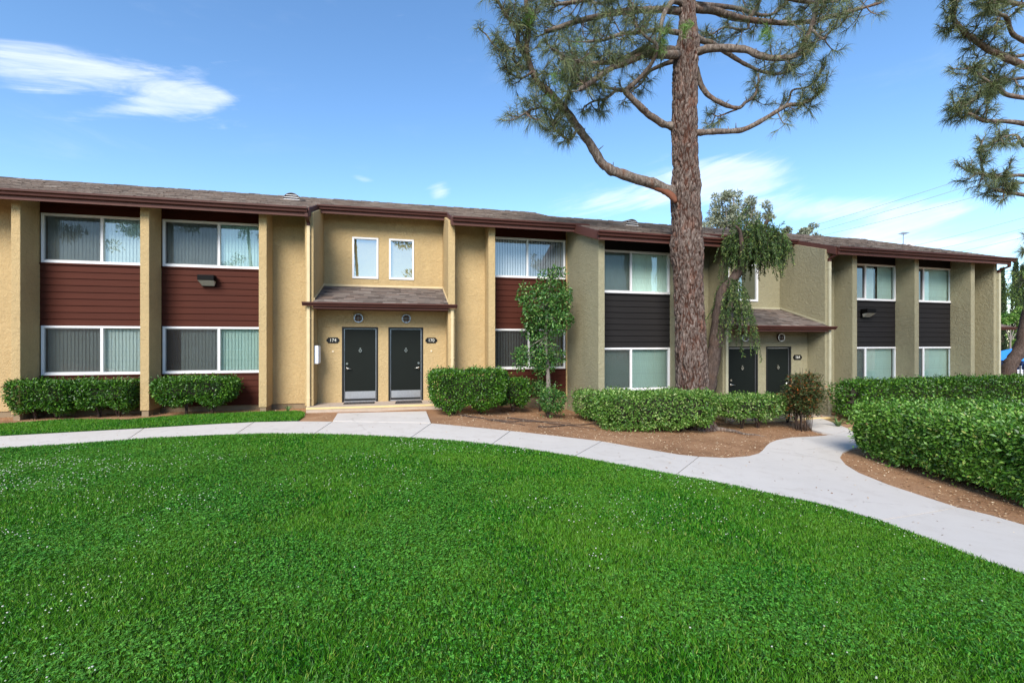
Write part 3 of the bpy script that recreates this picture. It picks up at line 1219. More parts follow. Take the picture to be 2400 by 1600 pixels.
def roof(b, name, xl, xr, notches, seed, vents=()):
    """deck with notches over the entries, shingles, gutters, fascia and rake boards"""
    OV = 0.12
    segs = []
    x = xl - OV
    for (n0, n1) in notches:
        segs += [(x, n0, EAVE_Y), (n0, n1, U_Y - 0.58)]
        x = n1
    segs.append((x, xr + OV, EAVE_Y))
    d = MB()
    for (a, c, ye) in segs:
        d.prism_x(a, c, [(ye, zr(ye)), (RIDGE_Y, zr(RIDGE_Y)), (RIDGE_Y, zr(RIDGE_Y) - 0.12), (ye, zr(ye) - 0.12)])
    zb = zr(RIDGE_Y) - SL * (BACK_Y - RIDGE_Y)
    d.prism_x(xl - OV, xr + OV, [(RIDGE_Y, zr(RIDGE_Y)), (BACK_Y, zb), (BACK_Y, zb - 0.12), (RIDGE_Y, zr(RIDGE_Y) - 0.12)])
    rf = d.build('roof', M['fascia_brown'], b)
    for i, (a, c, ye) in enumerate(segs):
        shingles('shingles', rf, a - (0.02 if i == 0 else 0), c + (0.02 if i == len(segs) - 1 else 0), ye - 0.03, zr(ye - 0.03), RIDGE_Y, zr(RIDGE_Y), seed + i)
        gu = MB()
        k_gutter(gu, a - (0.08 if i == 0 else -0.006), c + (0.14 if i == len(segs) - 1 else -0.006), ye - 0.03, zr(ye) - 0.012)
        gu.build('gutter', M['gutter_brown'], b)
        fa = MB()
        fa.box(a + 0.003, c - 0.003, ye - 0.028, ye + 0.012, zr(ye) - 0.235, zr(ye) - 0.122)
        fa.build('fascia', M['fascia_brown'], b)
    # ridge caps
    rc = MB()
    x = xl - OV
    r = random.Random(seed)
    while x < xr + OV:
        w = 0.16
        h = 0.018 + 0.02 * r.random()
        rc.prism_x(x, min(xr + OV, x + w + 0.05), [(RIDGE_Y - 0.16, zr(RIDGE_Y) - 0.045), (RIDGE_Y, zr(RIDGE_Y) + 0.012 + h), (RIDGE_Y + 0.16, zr(RIDGE_Y) - 0.045), (RIDGE_Y, zr(RIDGE_Y) - 0.02)])
        x += w
    o = rc.build('ridge_caps', M['shingle'], rf)
    tag(o, kind='stuff')
    # rake boards at the gable ends and beside the entry notches
    rk = []
    t = 0.03

    def rake(x0, x1, ya, yb):
        q = MB().prism_x(x0, x1, [(ya, zr(ya) + 0.012), (yb, zr(yb) + 0.012), (yb, zr(yb) - 0.235), (ya, zr(ya) - 0.235)])
        q.build('rake_board', M['fascia_brown'], b)
    for xe, s in ((xl - OV, -1), (xr + OV, 1)):
        e0, e1 = sorted((xe + s * 0.003, xe + s * (t + 0.003)))
        rake(e0, e1, EAVE_Y - 0.02, RIDGE_Y)
        q = MB().prism_x(e0, e1, [(RIDGE_Y, zr(RIDGE_Y) + 0.012), (BACK_Y, zb + 0.012), (BACK_Y, zb - 0.235), (RIDGE_Y, zr(RIDGE_Y) - 0.235)])
        q.build('rake_board', M['fascia_brown'], b)
    for (n0, n1) in notches:
        rake(n0 + 0.003, n0 + t, EAVE_Y - 0.02, U_Y - 0.60)
        rake(n1 - t, n1 - 0.003, EAVE_Y - 0.02, U_Y - 0.60)
    # half-round louvred vents
    for (vx, vy) in vents:
        vz = zr(vy)
        v = MB()
        seg = 14
        Rr = 0.26
        n0 = len(v.v)
        for k in range(seg + 1):
            an = math.pi * k / seg
            c_, s_ = math.cos(an), math.sin(an)
            v.v.append((vx + Rr * c_, vy, vz + 0.03 + Rr * 0.95 * s_))
            v.v.append((vx + Rr * 1.1 * c_, vy + 0.95, zr(vy + 0.95) + 0.01 + 0.03 * s_))
            v.v.append((vx + (Rr - 0.02) * c_, vy, vz + 0.03 + (Rr - 0.02) * 0.95 * s_))
            v.v.append((vx + (Rr - 0.02) * c_, vy + 0.12, vz + 0.03 + (Rr - 0.02) * 0.95 * s_))
        for k in range(seg):
            a, e = n0 + 4 * k, n0 + 4 * (k + 1)
            v.f += [(a, e, e + 1, a + 1), (a, a + 2, e + 2, e), (a + 2, a + 3, e + 3, e + 2)]
        v.box(vx - Rr - 0.05, vx + Rr + 0.05, vy - 0.10, vy - 0.001, vz - 0.02, vz + 0.035)
        vo = v.build('roof_vent', M['shingle'], b, True)
        MB().disc_y(vx, vz + 0.03, vy + 0.10, vy + 0.118, Rr - 0.024, 28).build('vent_throat', M['rubber_dark'], vo)
        for k in range(3):
            zz = vz + 0.06 + k * 0.065
            hw = math.sqrt(max(0.0, (Rr - 0.02) ** 2 - ((zz - vz - 0.02) / 0.95) ** 2)) - 0.004
            MB().add([(vx - hw, vy + 0.003, zz), (vx + hw, vy + 0.003, zz), (vx + hw, vy + 0.05, zz + 0.02), (vx - hw, vy + 0.05, zz + 0.02),
                      (vx - hw, vy + 0.003, zz + 0.014), (vx + hw, vy + 0.003, zz + 0.014), (vx + hw, vy + 0.05, zz + 0.036), (vx - hw, vy + 0.05, zz + 0.036)],
                     [(0, 1, 2, 3), (4, 7, 6, 5), (0, 4, 5, 1), (2, 6, 7, 3)]).build('louvre', M['vent_slat'], vo)
    return rf


def foundation(b, xl, xr, skip):
    x = xl
    for (a, c) in sorted(skip) + [(xr, xr)]:
        if a > x:
            MB().box(x, a, F_Y + 0.03, F_Y + 0.2, -0.7, Z0 - 0.003).build('foundation', M['foundation'], b)
        x = c


def pier(b, x0, x1, st, y1=F_Y, name='pier', z0=Z0):
    m = MB()
    prism_wall(m, x0, x1, 0.0, y1, z0)
    o = m.build(name, M[st], b)
    bevel(o, 0.012, 2)
    MB().box(x0 + 0.025, x1 - 0.025, 0.03, y1 - 0.02, -0.7, z0 - 0.003).build('footing', M['foundation'], b)
    return o


def plain(b, x0, x1, st):
    m = MB()
    m.prism_x(x0, x1, [(F_Y, Z0), (1.86, Z0), (1.86, zr(1.86) - 0.13), (F_Y, zr(F_Y) - 0.13)])
    m.build('wall', M[st], b)


def mass(b, xl, xr, st):
    """the house behind the front: side and rear walls with gables"""
    y0, y1 = 1.90, BACK_Y - 0.3
    zb = zr(RIDGE_Y) - SL * (y1 - RIDGE_Y) - 0.13
    m = MB()
    m.prism_x(xl + 0.001, xr - 0.001, [(y0, -0.7), (y1, -0.7), (y1, zb), (RIDGE_Y, zr(RIDGE_Y) - 0.13), (y0, zr(y0) - 0.13)])
    m.build('wall', M[st], b)


# ---------------- tan building on the left
FA = Frame((5.44, 13.8, 0.0), R(-0.4))
A = empty('apartment_building', FA.o, FA.th)
tag(A, 'tan stucco two-storey building with dark red siding, doors 174 and 170', 'building', 'apartment buildings')


def lxP(px):
    return FA.lx(px, 0.0)


def lxF(px):
    return FA.lx(px, F_Y)


a_end = 0.0
p1, p2, p3, pc = (lxP(25.5), lxP(47.5)), (lxP(328), lxP(349.5)), (lxP(606.3), lxP(625)), (lxP(1145), lxP(1160.8))
wl = (lxP(714.5), lxP(735.0))
wr = (lxP(1050.6), lxP(1066.8))
a_left = p1[0] - 6.0
pier(A, *p1, 'tan_stucco')
pier(A, *p2, 'tan_stucco')
pier(A, *p3, 'tan_stucco')
pier(A, *pc, 'tan_stucco')
pier(A, *wl, 'tan_stucco', 1.88, 'wing_wall')
pier(A, *wr, 'tan_stucco', 1.88, 'wing_wall')
plain(A, a_left, p1[0] + 0.05, 'tan_stucco')
plain(A, p3[0] + 0.06, wl[0] + 0.02, 'tan_stucco')
plain(A, wr[1] - 0.02, pc[1] - 0.06, 'tan_stucco')
MB().prism_x(a_end - 0.10, a_end - 0.001, [(F_Y + 0.002, Z0), (1.86, Z0), (1.86, zr(1.86) - 0.13), (F_Y + 0.002, zr(F_Y) - 0.13)]).build('wall', M['tan_stucco'], A)
zl, zm, zu, zt = WT
wa = dict(x0=p1[1] + 0.02, x1=p2[0] + 0.07)
wb = dict(x0=p2[1] + 0.03, x1=p3[0] + 0.06)
bay(A, p1[1] - 0.03, p2[0] + 0.1, 'red_siding', 'tan_stucco', [
    dict(x0=p1[1] + 0.03, x1=p2[0] + 0.09, z0=zl, z1=zm, blind='blind_pale', ang=0.24, mull=0.515),
    dict(x0=p1[1] + 0.03, x1=p2[0] + 0.09, z0=zu, z1=zt, blind='blind_pale', ang=0.24, mull=0.515)])
bay(A, p2[1] - 0.03, p3[0] + 0.1, 'red_siding', 'tan_stucco', [
    dict(x0=p2[1] + 0.03, x1=p3[0] + 0.09, z0=zl, z1=zm, blind='blind_pale', ang=0.26, mull=0.52, skip=((0.0, 0.13),), blindr='blind_mint'),
    dict(x0=p2[1] + 0.03, x1=p3[0] + 0.09, z0=zu, z1=zt, blind='blind_pale', ang=0.26, mull=0.52, blindr='blind_mint')])
bay(A, pc[1] - 0.1, a_end - 0.102, 'red_siding', 'tan_stucco', [
    dict(x0=pc[1] - 0.09, x1=a_end - 0.13, z0=zl, z1=zm, blind='blind_grey', ang=0.2, sw=0.055, pitch=0.088, mull=0.52),
    dict(x0=pc[1] - 0.09, x1=a_end - 0.13, z0=zu, z1=zt, blind='blind_lilac', ang=0.15, sw=0.066, pitch=0.084, mull=0.50, screen=None)])
dz1 = 2.31
entry(A, wl[1], wr[0], wl[0], wr[1], 'tan_stucco', 'tan_trim',
      [dict(x0=lxF(801.5), x1=lxF(886.3), z1=dz1, handle='left', jamb=0.055, label='dark green-black door of 174 with steel kick plate'),
       dict(x0=lxF(910.4), x1=lxF(992.0), z1=dz1, handle='right', jamb=0.055, label='dark green-black door of 170 with steel kick plate')],
      [(FA.lx(825.7, U_Y), FA.lx(886.9, U_Y)), (FA.lx(911.8, U_Y), FA.lx(970.2, U_Y))],
      [lxP(723.5)], [lxP(1059.5)])
roof(A, 'roof', a_left, a_end, [(wl[1] - 0.09, wr[0] + 0.09)], 11, vents=((FA.lx(683, 2.2), 2.2),))
foundation(A, a_left, a_end, [(wl[0] + 0.05, wr[1] - 0.05)])
mass(A, a_left, a_end, 'tan_stucco')

# ---------------- olive building on the right, half a level lower and further forward
FB = Frame((5.44, 12.13, -0.58), R(1.2))
B = empty('apartment_building', FB.o, FB.th)
tag(B, 'olive green stucco two-storey building with charcoal siding, behind the pine', 'building', 'apartment buildings')


def bP(px):
    return FB.lx(px, 0.0)


def bF(px):
    return FB.lx(px, F_Y)


q0 = (0.0, bP(1417.5))
qd = (2.66, 2.86)
ql = (bP(1694.0), bP(1694.0) + 0.2)
qr = (bP(1934.0), bP(1934.0) + 0.2)
e1, e2, e3 = (bP(1998.4), bP(2009)), (bP(2144), bP(2154)), (bP(2275.9), bP(2285))
qe = (bP(2329.5), bP(2329.5) + 0.17)
b_end = qe[1]
pier(B, *q0, 'olive_stucco', 3.0, 'wing_wall')
for q in (qd, e1, e2, e3):
    pier(B, *q, 'olive_stucco')
pier(B, *ql, 'olive_stucco', 1.88, 'wing_wall')
pier(B, *qr, 'olive_stucco', 1.88, 'wing_wall')
pier(B, *qe, 'olive_stucco', 1.88, 'wing_wall')
plain(B, qd[0] + 0.06, ql[0] + 0.02, 'olive_stucco')
plain(B, qr[1] - 0.02, e1[1] - 0.05, 'olive_stucco')
plain(B, e3[0] + 0.05, qe[0] + 0.02, 'olive_stucco')
bay(B, q0[1] - 0.02, qd[0] + 0.05, 'charcoal_siding', 'olive_stucco', [
    dict(x0=q0[1] + 0.0, x1=qd[0] - 0.0, z0=zl, z1=zm, blind='blind_mint', ang=0.12, sw=0.098, pitch=0.08, mull=0.47),
    dict(x0=q0[1] + 0.0, x1=qd[0] - 0.0, z0=zu, z1=zt, blind='blind_mint', ang=0.14, sw=0.098, pitch=0.08, mull=0.47)])
bay(B, e1[1] - 0.1, e2[0] + 0.02, 'charcoal_siding', 'olive_stucco', [
    dict(x0=e1[1] - 0.09, x1=bF(2099.5), z0=zl, z1=zm, blind='blind_mint', ang=0.2, sw=0.09, pitch=0.082, mull=0.47),
    dict(x0=e1[1] - 0.09, x1=bF(2099.5), z0=zu, z1=zt, blind='blind_mint', ang=0.12, sw=0.098, pitch=0.08, mull=0.47, skip=((0.56, 0.76),))])
bay(B, e2[1] - 0.1, e3[0] + 0.02, 'charcoal_siding', 'olive_stucco', [
    dict(x0=e2[1] - 0.09, x1=bF(2229.5), z0=zl, z1=zm, blind='blind_mint', ang=0.1, sw=0.098, pitch=0.08, mull=0.47),
    dict(x0=e2[1] - 0.09, x1=bF(2229.5), z0=zu, z1=zt, blind='blind_mint', ang=0.1, sw=0.098, pitch=0.08, mull=0.47)])
# pale curtain panel in the middle window
MB().box(bF(2042), bF(2058), F_Y + 0.16, F_Y + 0.18, zu + 0.07, zt - 0.06).build('curtain', M['blind_pale'], B)
bdx = [(bF(1706), bF(1776.5)), (bF(1795.5), bF(1854.5))]
entry(B, ql[1], qr[0], ql[0], qr[1], 'olive_stucco', 'olive_trim',
      [dict(x0=bdx[0][0], x1=bdx[0][1], z1=dz1, handle='left', jamb=0.055, label='black door nearest the weeping tree'),
       dict(x0=bdx[1][0], x1=bdx[1][1], z1=dz1, handle='right', jamb=0.055, label='black door beside the 164 plate')],
      [(FB.lx(1672, U_Y), FB.lx(1708, U_Y)), (FB.lx(1727, U_Y), FB.lx(1776, U_Y))],
      [ql[0] + 0.1], [])
downspout(B, qr[0] + 0.13, 0.0, 'olive_trim', 5.02, -0.02)
elbow(B, qr[0] + 0.13, 0.0, 5.02, -0.33)
downspout(B, qe[1] + 0.02, 0.0, 'olive_trim', 4.95, 0.0)
elbow(B, qe[1] + 0.02, 0.0, 4.95, -0.33)
roof(B, 'roof', 0.0, b_end, [(ql[1] - 0.09, qr[0] + 0.09)], 31, vents=((FB.lx(1482, 2.2), 2.2),))
foundation(B, 0.0, b_end, [(ql[0] + 0.05, qr[1] - 0.05)])
mass(B, 0.19, b_end, 'olive_stucco')
# low porch at the far end of the olive building
pz = 3.02
pr = MB().prism_x(b_end + 0.02, b_end + 1.35, [(0.3, pz), (2.3, pz + 0.62), (2.3, pz + 0.5), (0.3, pz - 0.1)]).build('porch_roof', M['fascia_brown'], B)
shingles('porch_shingles', pr, b_end + 0.02, b_end + 1.37, 0.28, pz + 0.004, 2.3, pz + 0.63, 77)
gt = MB()
k_gutter(gt, b_end - 0.06, b_end + 1.4, 0.29, pz - 0.01, 0.1, 0.11)
gt.build('porch_gutter', M['gutter_brown'], pr)
pw = MB().box(b_end + 0.02, b_end + 0.10, 1.2, 1.35, -0.3, pz).box(b_end + 0.10, b_end + 0.72, 1.2, 1.35, 2.25, pz).box(b_end + 0.72, b_end + 1.05, 1.2, 1.35, -0.3, pz)
pw.build('porch_wall', M['olive_stucco'], B)
MB().box(b_end + 0.10, b_end + 0.72, 1.24, 1.3, -0.1, 2.25).build('porch_door', M['door_paint'], B)

# ---------------- things fixed to the walls
def plate(fr, px, z, y, txt, label, w=0.36, h=0.165):
    x = fr.lx(px, y)
    root = empty('house_number_plate', fr.world(x, y - 0.004, z), fr.th)
    tag(root, label, 'number plate', 'house number plates')
    a, c, n = w / 2, h / 2, 0.045
    prof = [(-a + n, -c), (a - n, -c), (a - n, -c + 0.03), (a - 0.012, -c + 0.042), (a, 0), (a - 0.012, c - 0.042), (a - n, c - 0.03), (a - n, c),
            (-a + n, c), (-a + n, c - 0.03), (-a + 0.012, c - 0.042), (-a, 0), (-a + 0.012, -c + 0.042), (-a + n, -c + 0.03)]
    MB().prism_y(-0.012, 0.0, prof).build('plate', M['plate_black'], root)
    cu = bpy.data.curves.new('number', 'FONT')
    cu.body = txt
    cu.size = 0.128
    cu.extrude = 0.002
    cu.offset = 0.0
    cu.align_x = 'CENTER'
    cu.align_y = 'CENTER'
    to = bpy.data.objects.new('number_tmp', cu)
    COL.objects.link(to)
    dg = bpy.context.evaluated_depsgraph_get()
    me = bpy.data.meshes.new_from_object(to.evaluated_get(dg))
    bpy.data.objects.remove(to)
    me.transform(Matrix.Translation((0, -0.0155, 0)) @ Matrix.Rotation(R(90), 4, 'X'))
    me.materials.clear()
    link('number', me, M['plate_number'], root)


plate(FA, 780.5, 1.86 + 0.06, F_Y, '174', 'black number plate on the wall left of the left tan-side door, reading 174')
plate(FA, 1010.7, 1.86 + 0.06, F_Y, '170', 'black number plate right of the other tan-side door, reading 170')
plate(FB, 1868.5, 1.95, F_Y, '164', 'black plate reading 164 on the olive entry wall')


def bulkhead(fr, px, z, y, label):
    root = empty('wall_lamp', fr.world(fr.lx(px, y), y - 0.002, z), fr.th)
    tag(root, label, 'wall lamp', 'round lamps above the doors')
    MB().disc_y(0, 0, -0.05, 0, 0.132, 28).build('base', M['gutter_brown'], root)
    MB().ring_y(0, 0, -0.068, -0.051, 0.105, 0.130, 28).build('rim', M['brushed_steel'], root)
    gl = MB()
    seg, rows = 24, 5
    for j in range(rows + 1):
        r = 0.105 * math.cos(j / rows * math.pi / 2)
        yy = -0.052 - 0.055 * math.sin(j / rows * math.pi / 2)
        for k in range(seg):
            gl.v.append((r * math.cos(2 * math.pi * k / seg), yy, r * math.sin(2 * math.pi * k / seg)))
    for j in range(rows):
        for k in range(seg):
            a, c = j * seg + k, j * seg + (k + 1) % seg
            gl.f.append((a, c, c + seg, a + seg))
    gl.build('globe', M['lamp_globe'], root, True)
    for d in (-0.045, 0.045):
        q = math.sqrt(0.118 ** 2 - d * d)
        for ax in (0, 1):
            pts = []
            for i in range(9):
                t = -q + 2 * q * i / 8
                yy = -0.055 - 0.062 * math.sqrt(max(0.0, 1 - (t * t + d * d) / 0.0142))
                pts.append((t, yy, d) if ax else (d, yy, t))
            MB().tube(pts, 0.007, 6).build('guard_bar', M['fascia_brown'], root)


bulkhead(FA, 840.5, 2.565, F_Y, 'round caged lamp above the left door of the tan building')
bulkhead(FA, 952.0, 2.565, F_Y, 'round caged lamp above the right door of the tan building')
bulkhead(FB, 1744, 2.60, F_Y, 'round lamp above the door behind the weeping branches')
bulkhead(FB, 1828, 2.60, F_Y, 'round lamp above the door beside plate 164')


def floodlight(fr, px, z, label):
    y = F_Y
    root = empty('floodlight', fr.world(fr.lx(px, y - 0.1), y - 0.022, z), fr.th)
    tag(root, label, 'floodlight', 'wall floodlights')
    MB().box(-0.17, 0.17, -0.06, 0.0, -0.12, 0.16).build('back_plate', M['lamp_black'], root)
    h = MB().prism_x(-0.2, 0.2, [(-0.061, 0.0), (-0.061, 0.17), (-0.27, 0.165), (-0.27, 0.02)])
    bevel(h.build('hood', M['lamp_black'], root), 0.012, 2)
    MB().add([(-0.19, -0.265, 0.018), (0.19, -0.265, 0.018), (0.15, -0.075, -0.11), (-0.15, -0.075, -0.11), (0.19, -0.075, 0.018), (-0.19, -0.075, 0.018)],
             [(0, 1, 2, 3), (0, 3, 5), (1, 4, 2), (0, 5, 4, 1), (5, 3, 2, 4)]).build('lens', M['lens_glass'], root)


floodlight(FA, 488, 3.50, 'black wedge floodlight on the dark red siding')
floodlight(FB, 2031, 3.42, 'black wedge floodlight on the charcoal siding')

mb_root = empty('mailbox', FA.world(wl[1] + 0.004, 0.28, 1.27), FA.th)
tag(mb_root, 'white metal box on the side wall left of door 174', 'box')
bevel(MB().box(0.0, 0.10, -0.2, 0.2, 0.0, 0.50).build('body', M['white_box'], mb_root), 0.008, 2)
MB().box(0.1005, 0.112, -0.17, 0.17, 0.03, 0.47).build('lid', M['white_box'], mb_root)
for px, lab in ((795.5 - 15, 'small pale doorbell between the white box and the left door'), (1010.7, 'small pale doorbell right of the two tan-side doors')):
    x = FA.lx(px if px > 900 else 780.5, F_Y)
    r_ = empty('doorbell', FA.world(x, F_Y - 0.003, 1.60), FA.th)
    tag(r_, lab, 'doorbell', 'doorbells')
    MB().box(-0.032, 0.032, -0.014, 0, -0.032, 0.032).build('plate', M['tan_trim'], r_)
    MB().disc_y(0, 0, -0.02, -0.0145, 0.011, 10).build('button', M['white_box'], r_)


def mat_(fr, px, y, w, d, label, rz=0.0):
    r_ = empty('doormat', fr.world(fr.lx(px, y), y, 0.127), fr.th + rz)
    tag(r_, label, 'doormat', 'doormats')
    bevel(MB().box(-w / 2, w / 2, -d / 2, d / 2, 0, 0.012).build('border', M['rubber_dark'], r_), 0.004)
    m = MB()
    n = 9
    for k in range(n):
        a = -w / 2 + 0.03 + (w - 0.06) * k / n
        m.box(a, a + (w - 0.06) / n - 0.012, -d / 2 + 0.03, d / 2 - 0.03, 0.0121, 0.019)
    m.build('pile', M['doormat'], r_)


mat_(FA, 842, 0.32, 0.84, 0.34, 'dark doormat in front of door 174')
mat_(FA, 958, 0.36, 0.74, 0.22, 'grey doormat closest to door 170')
mat_(FA, 958, 0.08, 0.76, 0.24, 'dark brown doormat on the stoop edge before door 170')

# ------------------------------------------------------------------ vegetation helpers
def unit(a):
    return a / np.maximum(1e-9, np.linalg.norm(a, axis=1, keepdims=True))


def leaf_arrays(P, D, Nn, L, W, fold=0.12):
    """one folded rhombic leaf (two triangles) per row"""
    D = unit(D)
    S = unit(np.cross(D, Nn))
    Nn = np.cross(S, D)
    L = L[:, None]
    W = W[:, None]
    mid = P + D * L * 0.48 + Nn * W * fold
    v = np.stack([P, mid + S * W * 0.5, P + D * L - Nn * L * 0.06, mid - S * W * 0.5], 1).reshape(-1, 3)
    i = np.arange(len(P))[:, None] * 4
    f = np.concatenate([i + np.array([[0, 1, 2]]), i + np.array([[0, 2, 3]])], 1).reshape(-1, 3)
    return v, f


def leaf_obj(name, P, D, Nn, L, W, mat, parent):
    v, f = leaf_arrays(P, D, Nn, L, W)
    return np_mesh(name, v, f, M[mat], parent)


def rnd_dir(n):
    return unit(rng.normal(size=(n, 3)))


def leaf_axes(Nrm, spread=0.9, up=0.25):
    """leaf axis and face direction for leaves growing out of a surface with normals Nrm"""
    n = len(Nrm)
    N2 = unit(Nrm * 0.75 + rnd_dir(n) * spread + np.array([[0, 0, up]]))
    t = rnd_dir(n)
    D = unit(t - N2 * np.sum(t * N2, 1, keepdims=True) + Nrm * 0.55)
    return D, N2


def noise3(P, sc, off=0.0):
    return np.array([noise.noise(Vector((p[0] * sc + off, p[1] * sc, p[2] * sc))) for p in P])


def rounded(q, p):
    nr = np.power(np.sum(np.power(np.abs(q), p), 1), 1.0 / p)[:, None]
    return q / nr


def shrub(name, label, cat, c, rz, hx, hy, zb, zt, mat, n, ll, lw, taper=0.9, p=6.0, stems=2, group=None, rough=0.07, shell=0.13, sprout=0.04, fw=(1, 1, 1, 1, 1, 1)):
    """clipped bush: leaves in a shell round a twiggy heart, on short stems"""
    base = g(c[0], c[1])
    root = empty(name, (c[0], c[1], base), rz)
    tag(root, label, cat, group)
    hz, mz = (zt - zb) / 2, (zt + zb) / 2
    half = np.array([[hx, hy, hz]])
    ar = np.array([hy * hz, hy * hz, hx * hz, hx * hz, hx * hy, hx * hy * 0.55]) * np.array(fw)
    fi = rng.choice(6, size=n, p=ar / ar.sum())
    q = rng.uniform(-1, 1, (n, 3))
    for k in range(6):
        s = fi == k
        q[s, k // 2] = 1.0 if k in (1, 3, 4) else -1.0
    nq = np.zeros((n, 3))
    qr = rounded(q, p)
    nq = np.sign(qr) * np.power(np.abs(qr), p - 1) / half
    nq = unit(nq)
    pos = qr * half
    nz = noise3(pos + np.array([[c[0], c[1], 0]]), 2.1)
    nz2 = noise3(pos + np.array([[c[0], c[1], 7]]), 5.5)
    dep = np.abs(rng.normal(0, 0.4, n)) * shell
    out = rng.random(n) < 0.06
    dep[out] = -rng.random(out.sum()) * sprout * 2.0
    pos = pos + nq * ((nz * rough + nz2 * rough * 0.6) - dep)[:, None]
    t = np.clip((pos[:, 2] + hz) / (2 * hz), 0, 1)
    sc = (taper + (1 - taper) * np.power(t, 0.7))[:, None]
    pos[:, :2] *= sc
    low = noise3(np.stack([pos[:, 0], pos[:, 1], np.zeros(n)], 1) + 11.3, 1.9)
    pos[:, 2] += np.where(t < 0.35, (0.35 - t) / 0.35 * low * hz * 0.5, 0)
    pos[:, 2] += mz
    D, N2 = leaf_axes(nq)
    L = ll * rng.uniform(0.5, 1.4, n)
    W = lw * rng.uniform(0.75, 1.2, n)
    leaf_obj('foliage', pos, D, N2, L, W, mat, root)
    # twiggy heart
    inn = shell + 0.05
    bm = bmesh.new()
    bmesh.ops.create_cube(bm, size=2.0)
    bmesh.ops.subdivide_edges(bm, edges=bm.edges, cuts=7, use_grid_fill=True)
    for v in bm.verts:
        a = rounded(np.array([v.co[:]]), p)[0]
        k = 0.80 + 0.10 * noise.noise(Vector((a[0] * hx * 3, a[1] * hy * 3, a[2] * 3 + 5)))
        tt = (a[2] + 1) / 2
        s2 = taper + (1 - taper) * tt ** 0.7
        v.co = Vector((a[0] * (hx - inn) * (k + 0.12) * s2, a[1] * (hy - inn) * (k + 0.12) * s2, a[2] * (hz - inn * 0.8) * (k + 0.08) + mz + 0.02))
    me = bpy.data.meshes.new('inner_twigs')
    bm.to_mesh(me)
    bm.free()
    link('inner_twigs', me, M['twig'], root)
    for k in range(stems):
        x = (k + 0.5) / stems * 2 - 1
        x = x * hx * 0.6 + random.uniform(-0.08, 0.08)
        m = MB()
        for j in range(4):
            dx, dy = random.uniform(-0.22, 0.22), random.uniform(-0.16, 0.16)
            m.tube([(x + dx * 0.12, dy * 0.1, -0.04), (x + dx * 0.4, dy * 0.4, zb * 0.6 + 0.02), (x + dx, dy, zb + 0.16)], [0.024, 0.018, 0.010], 6)
        m.build('stem', M['dark_bark'], root, True)
    return root


def shrub_px(name, label, cat, l, r, py, hy, zb, zt, mat, n, ll, lw, **kw):
    c = gnd((l + r) / 2, py)

    def xat(px):
        d = ray(px, HOR)
        return d.x / d.y * c.y
    hx = (xat(r) - xat(l)) / 2
    return shrub(name, label, cat, ((xat(l) + xat(r)) / 2, c.y), kw.pop('rz', 0.0), hx, hy, zb, zt, mat, n, ll, lw, **kw)


def smooth_line(pts, k=6):
    """Catmull-Rom through the points"""
    P = [Vector(p) for p in pts]
    if len(P) < 3:
        return [P[0].lerp(P[-1], i / k) for i in range(k + 1)]
    Q = [P[0] * 2 - P[1]] + P + [P[-1] * 2 - P[-2]]
    out = []
    for i in range(1, len(Q) - 2):
        a, b, c, d = Q[i - 1], Q[i], Q[i + 1], Q[i + 2]
        for j in range(k):
            t = j / k
            out.append(0.5 * ((2 * b) + (c - a) * t + (2 * a - 5 * b + 4 * c - d) * t * t + (3 * b - a - 3 * c + d) * t ** 3))
    out.append(P[-1])
    return out


def lumpy_tube(mb, pts, rad, seg=10, amp=0.10, sc=4.0):
    n0 = len(mb.v)
    mb.tube(pts, rad, seg)
    m = len(pts)
    for i in range(m):
        ctr = Vector(pts[i])
        for k in range(seg):
            j = n0 + i * seg + k
            v = Vector(mb.v[j])
            d = v - ctr
            s = 1 + amp * 1.6 * noise.noise(v * sc) + amp * noise.noise(v * sc * 3)
            mb.v[j] = tuple(ctr + d * s)


class Needles:
    def __init__(s, w):
        s.P, s.D, s.L, s.w = [], [], [], w

    def tuft(s, p, d, n, ln, along=0.16, spread=0.7, droop=0.42):
        d = np.array(d)
        d = d / (np.linalg.norm(d) + 1e-9)
        t = rng.random(n)
        P = np.array(p)[None] - d[None] * (t * along)[:, None]
        D = unit(d[None] * (0.45 + 0.75 * (1 - t))[:, None] + rnd_dir(n) * spread + np.array([[0, 0, -droop]]))
        s.P.append(P)
        s.D.append(D)
        s.L.append(ln * rng.uniform(0.7, 1.15, n))

    def build(s, name, mat, parent, sag=0.34):
        P, D, L = np.concatenate(s.P), np.concatenate(s.D), np.concatenate(s.L)[:, None]
        n = len(P)
        S = unit(np.cross(D, rnd_dir(n))) * s.w
        mid = P + D * L * 0.5
        tip = P + D * L + np.array([[0, 0, -1.0]]) * L * sag
        v = np.stack([P - S, P + S, mid - S * 0.8, mid + S * 0.8, tip], 1).reshape(-1, 3)
        i = np.arange(n)[:, None] * 5
        f = np.concatenate([i + np.array([[0, 1, 3]]), i + np.array([[0, 3, 2]]), i + np.array([[2, 3, 4]])], 1).reshape(-1, 3)
        return np_mesh(name, v, f, M[mat], parent)


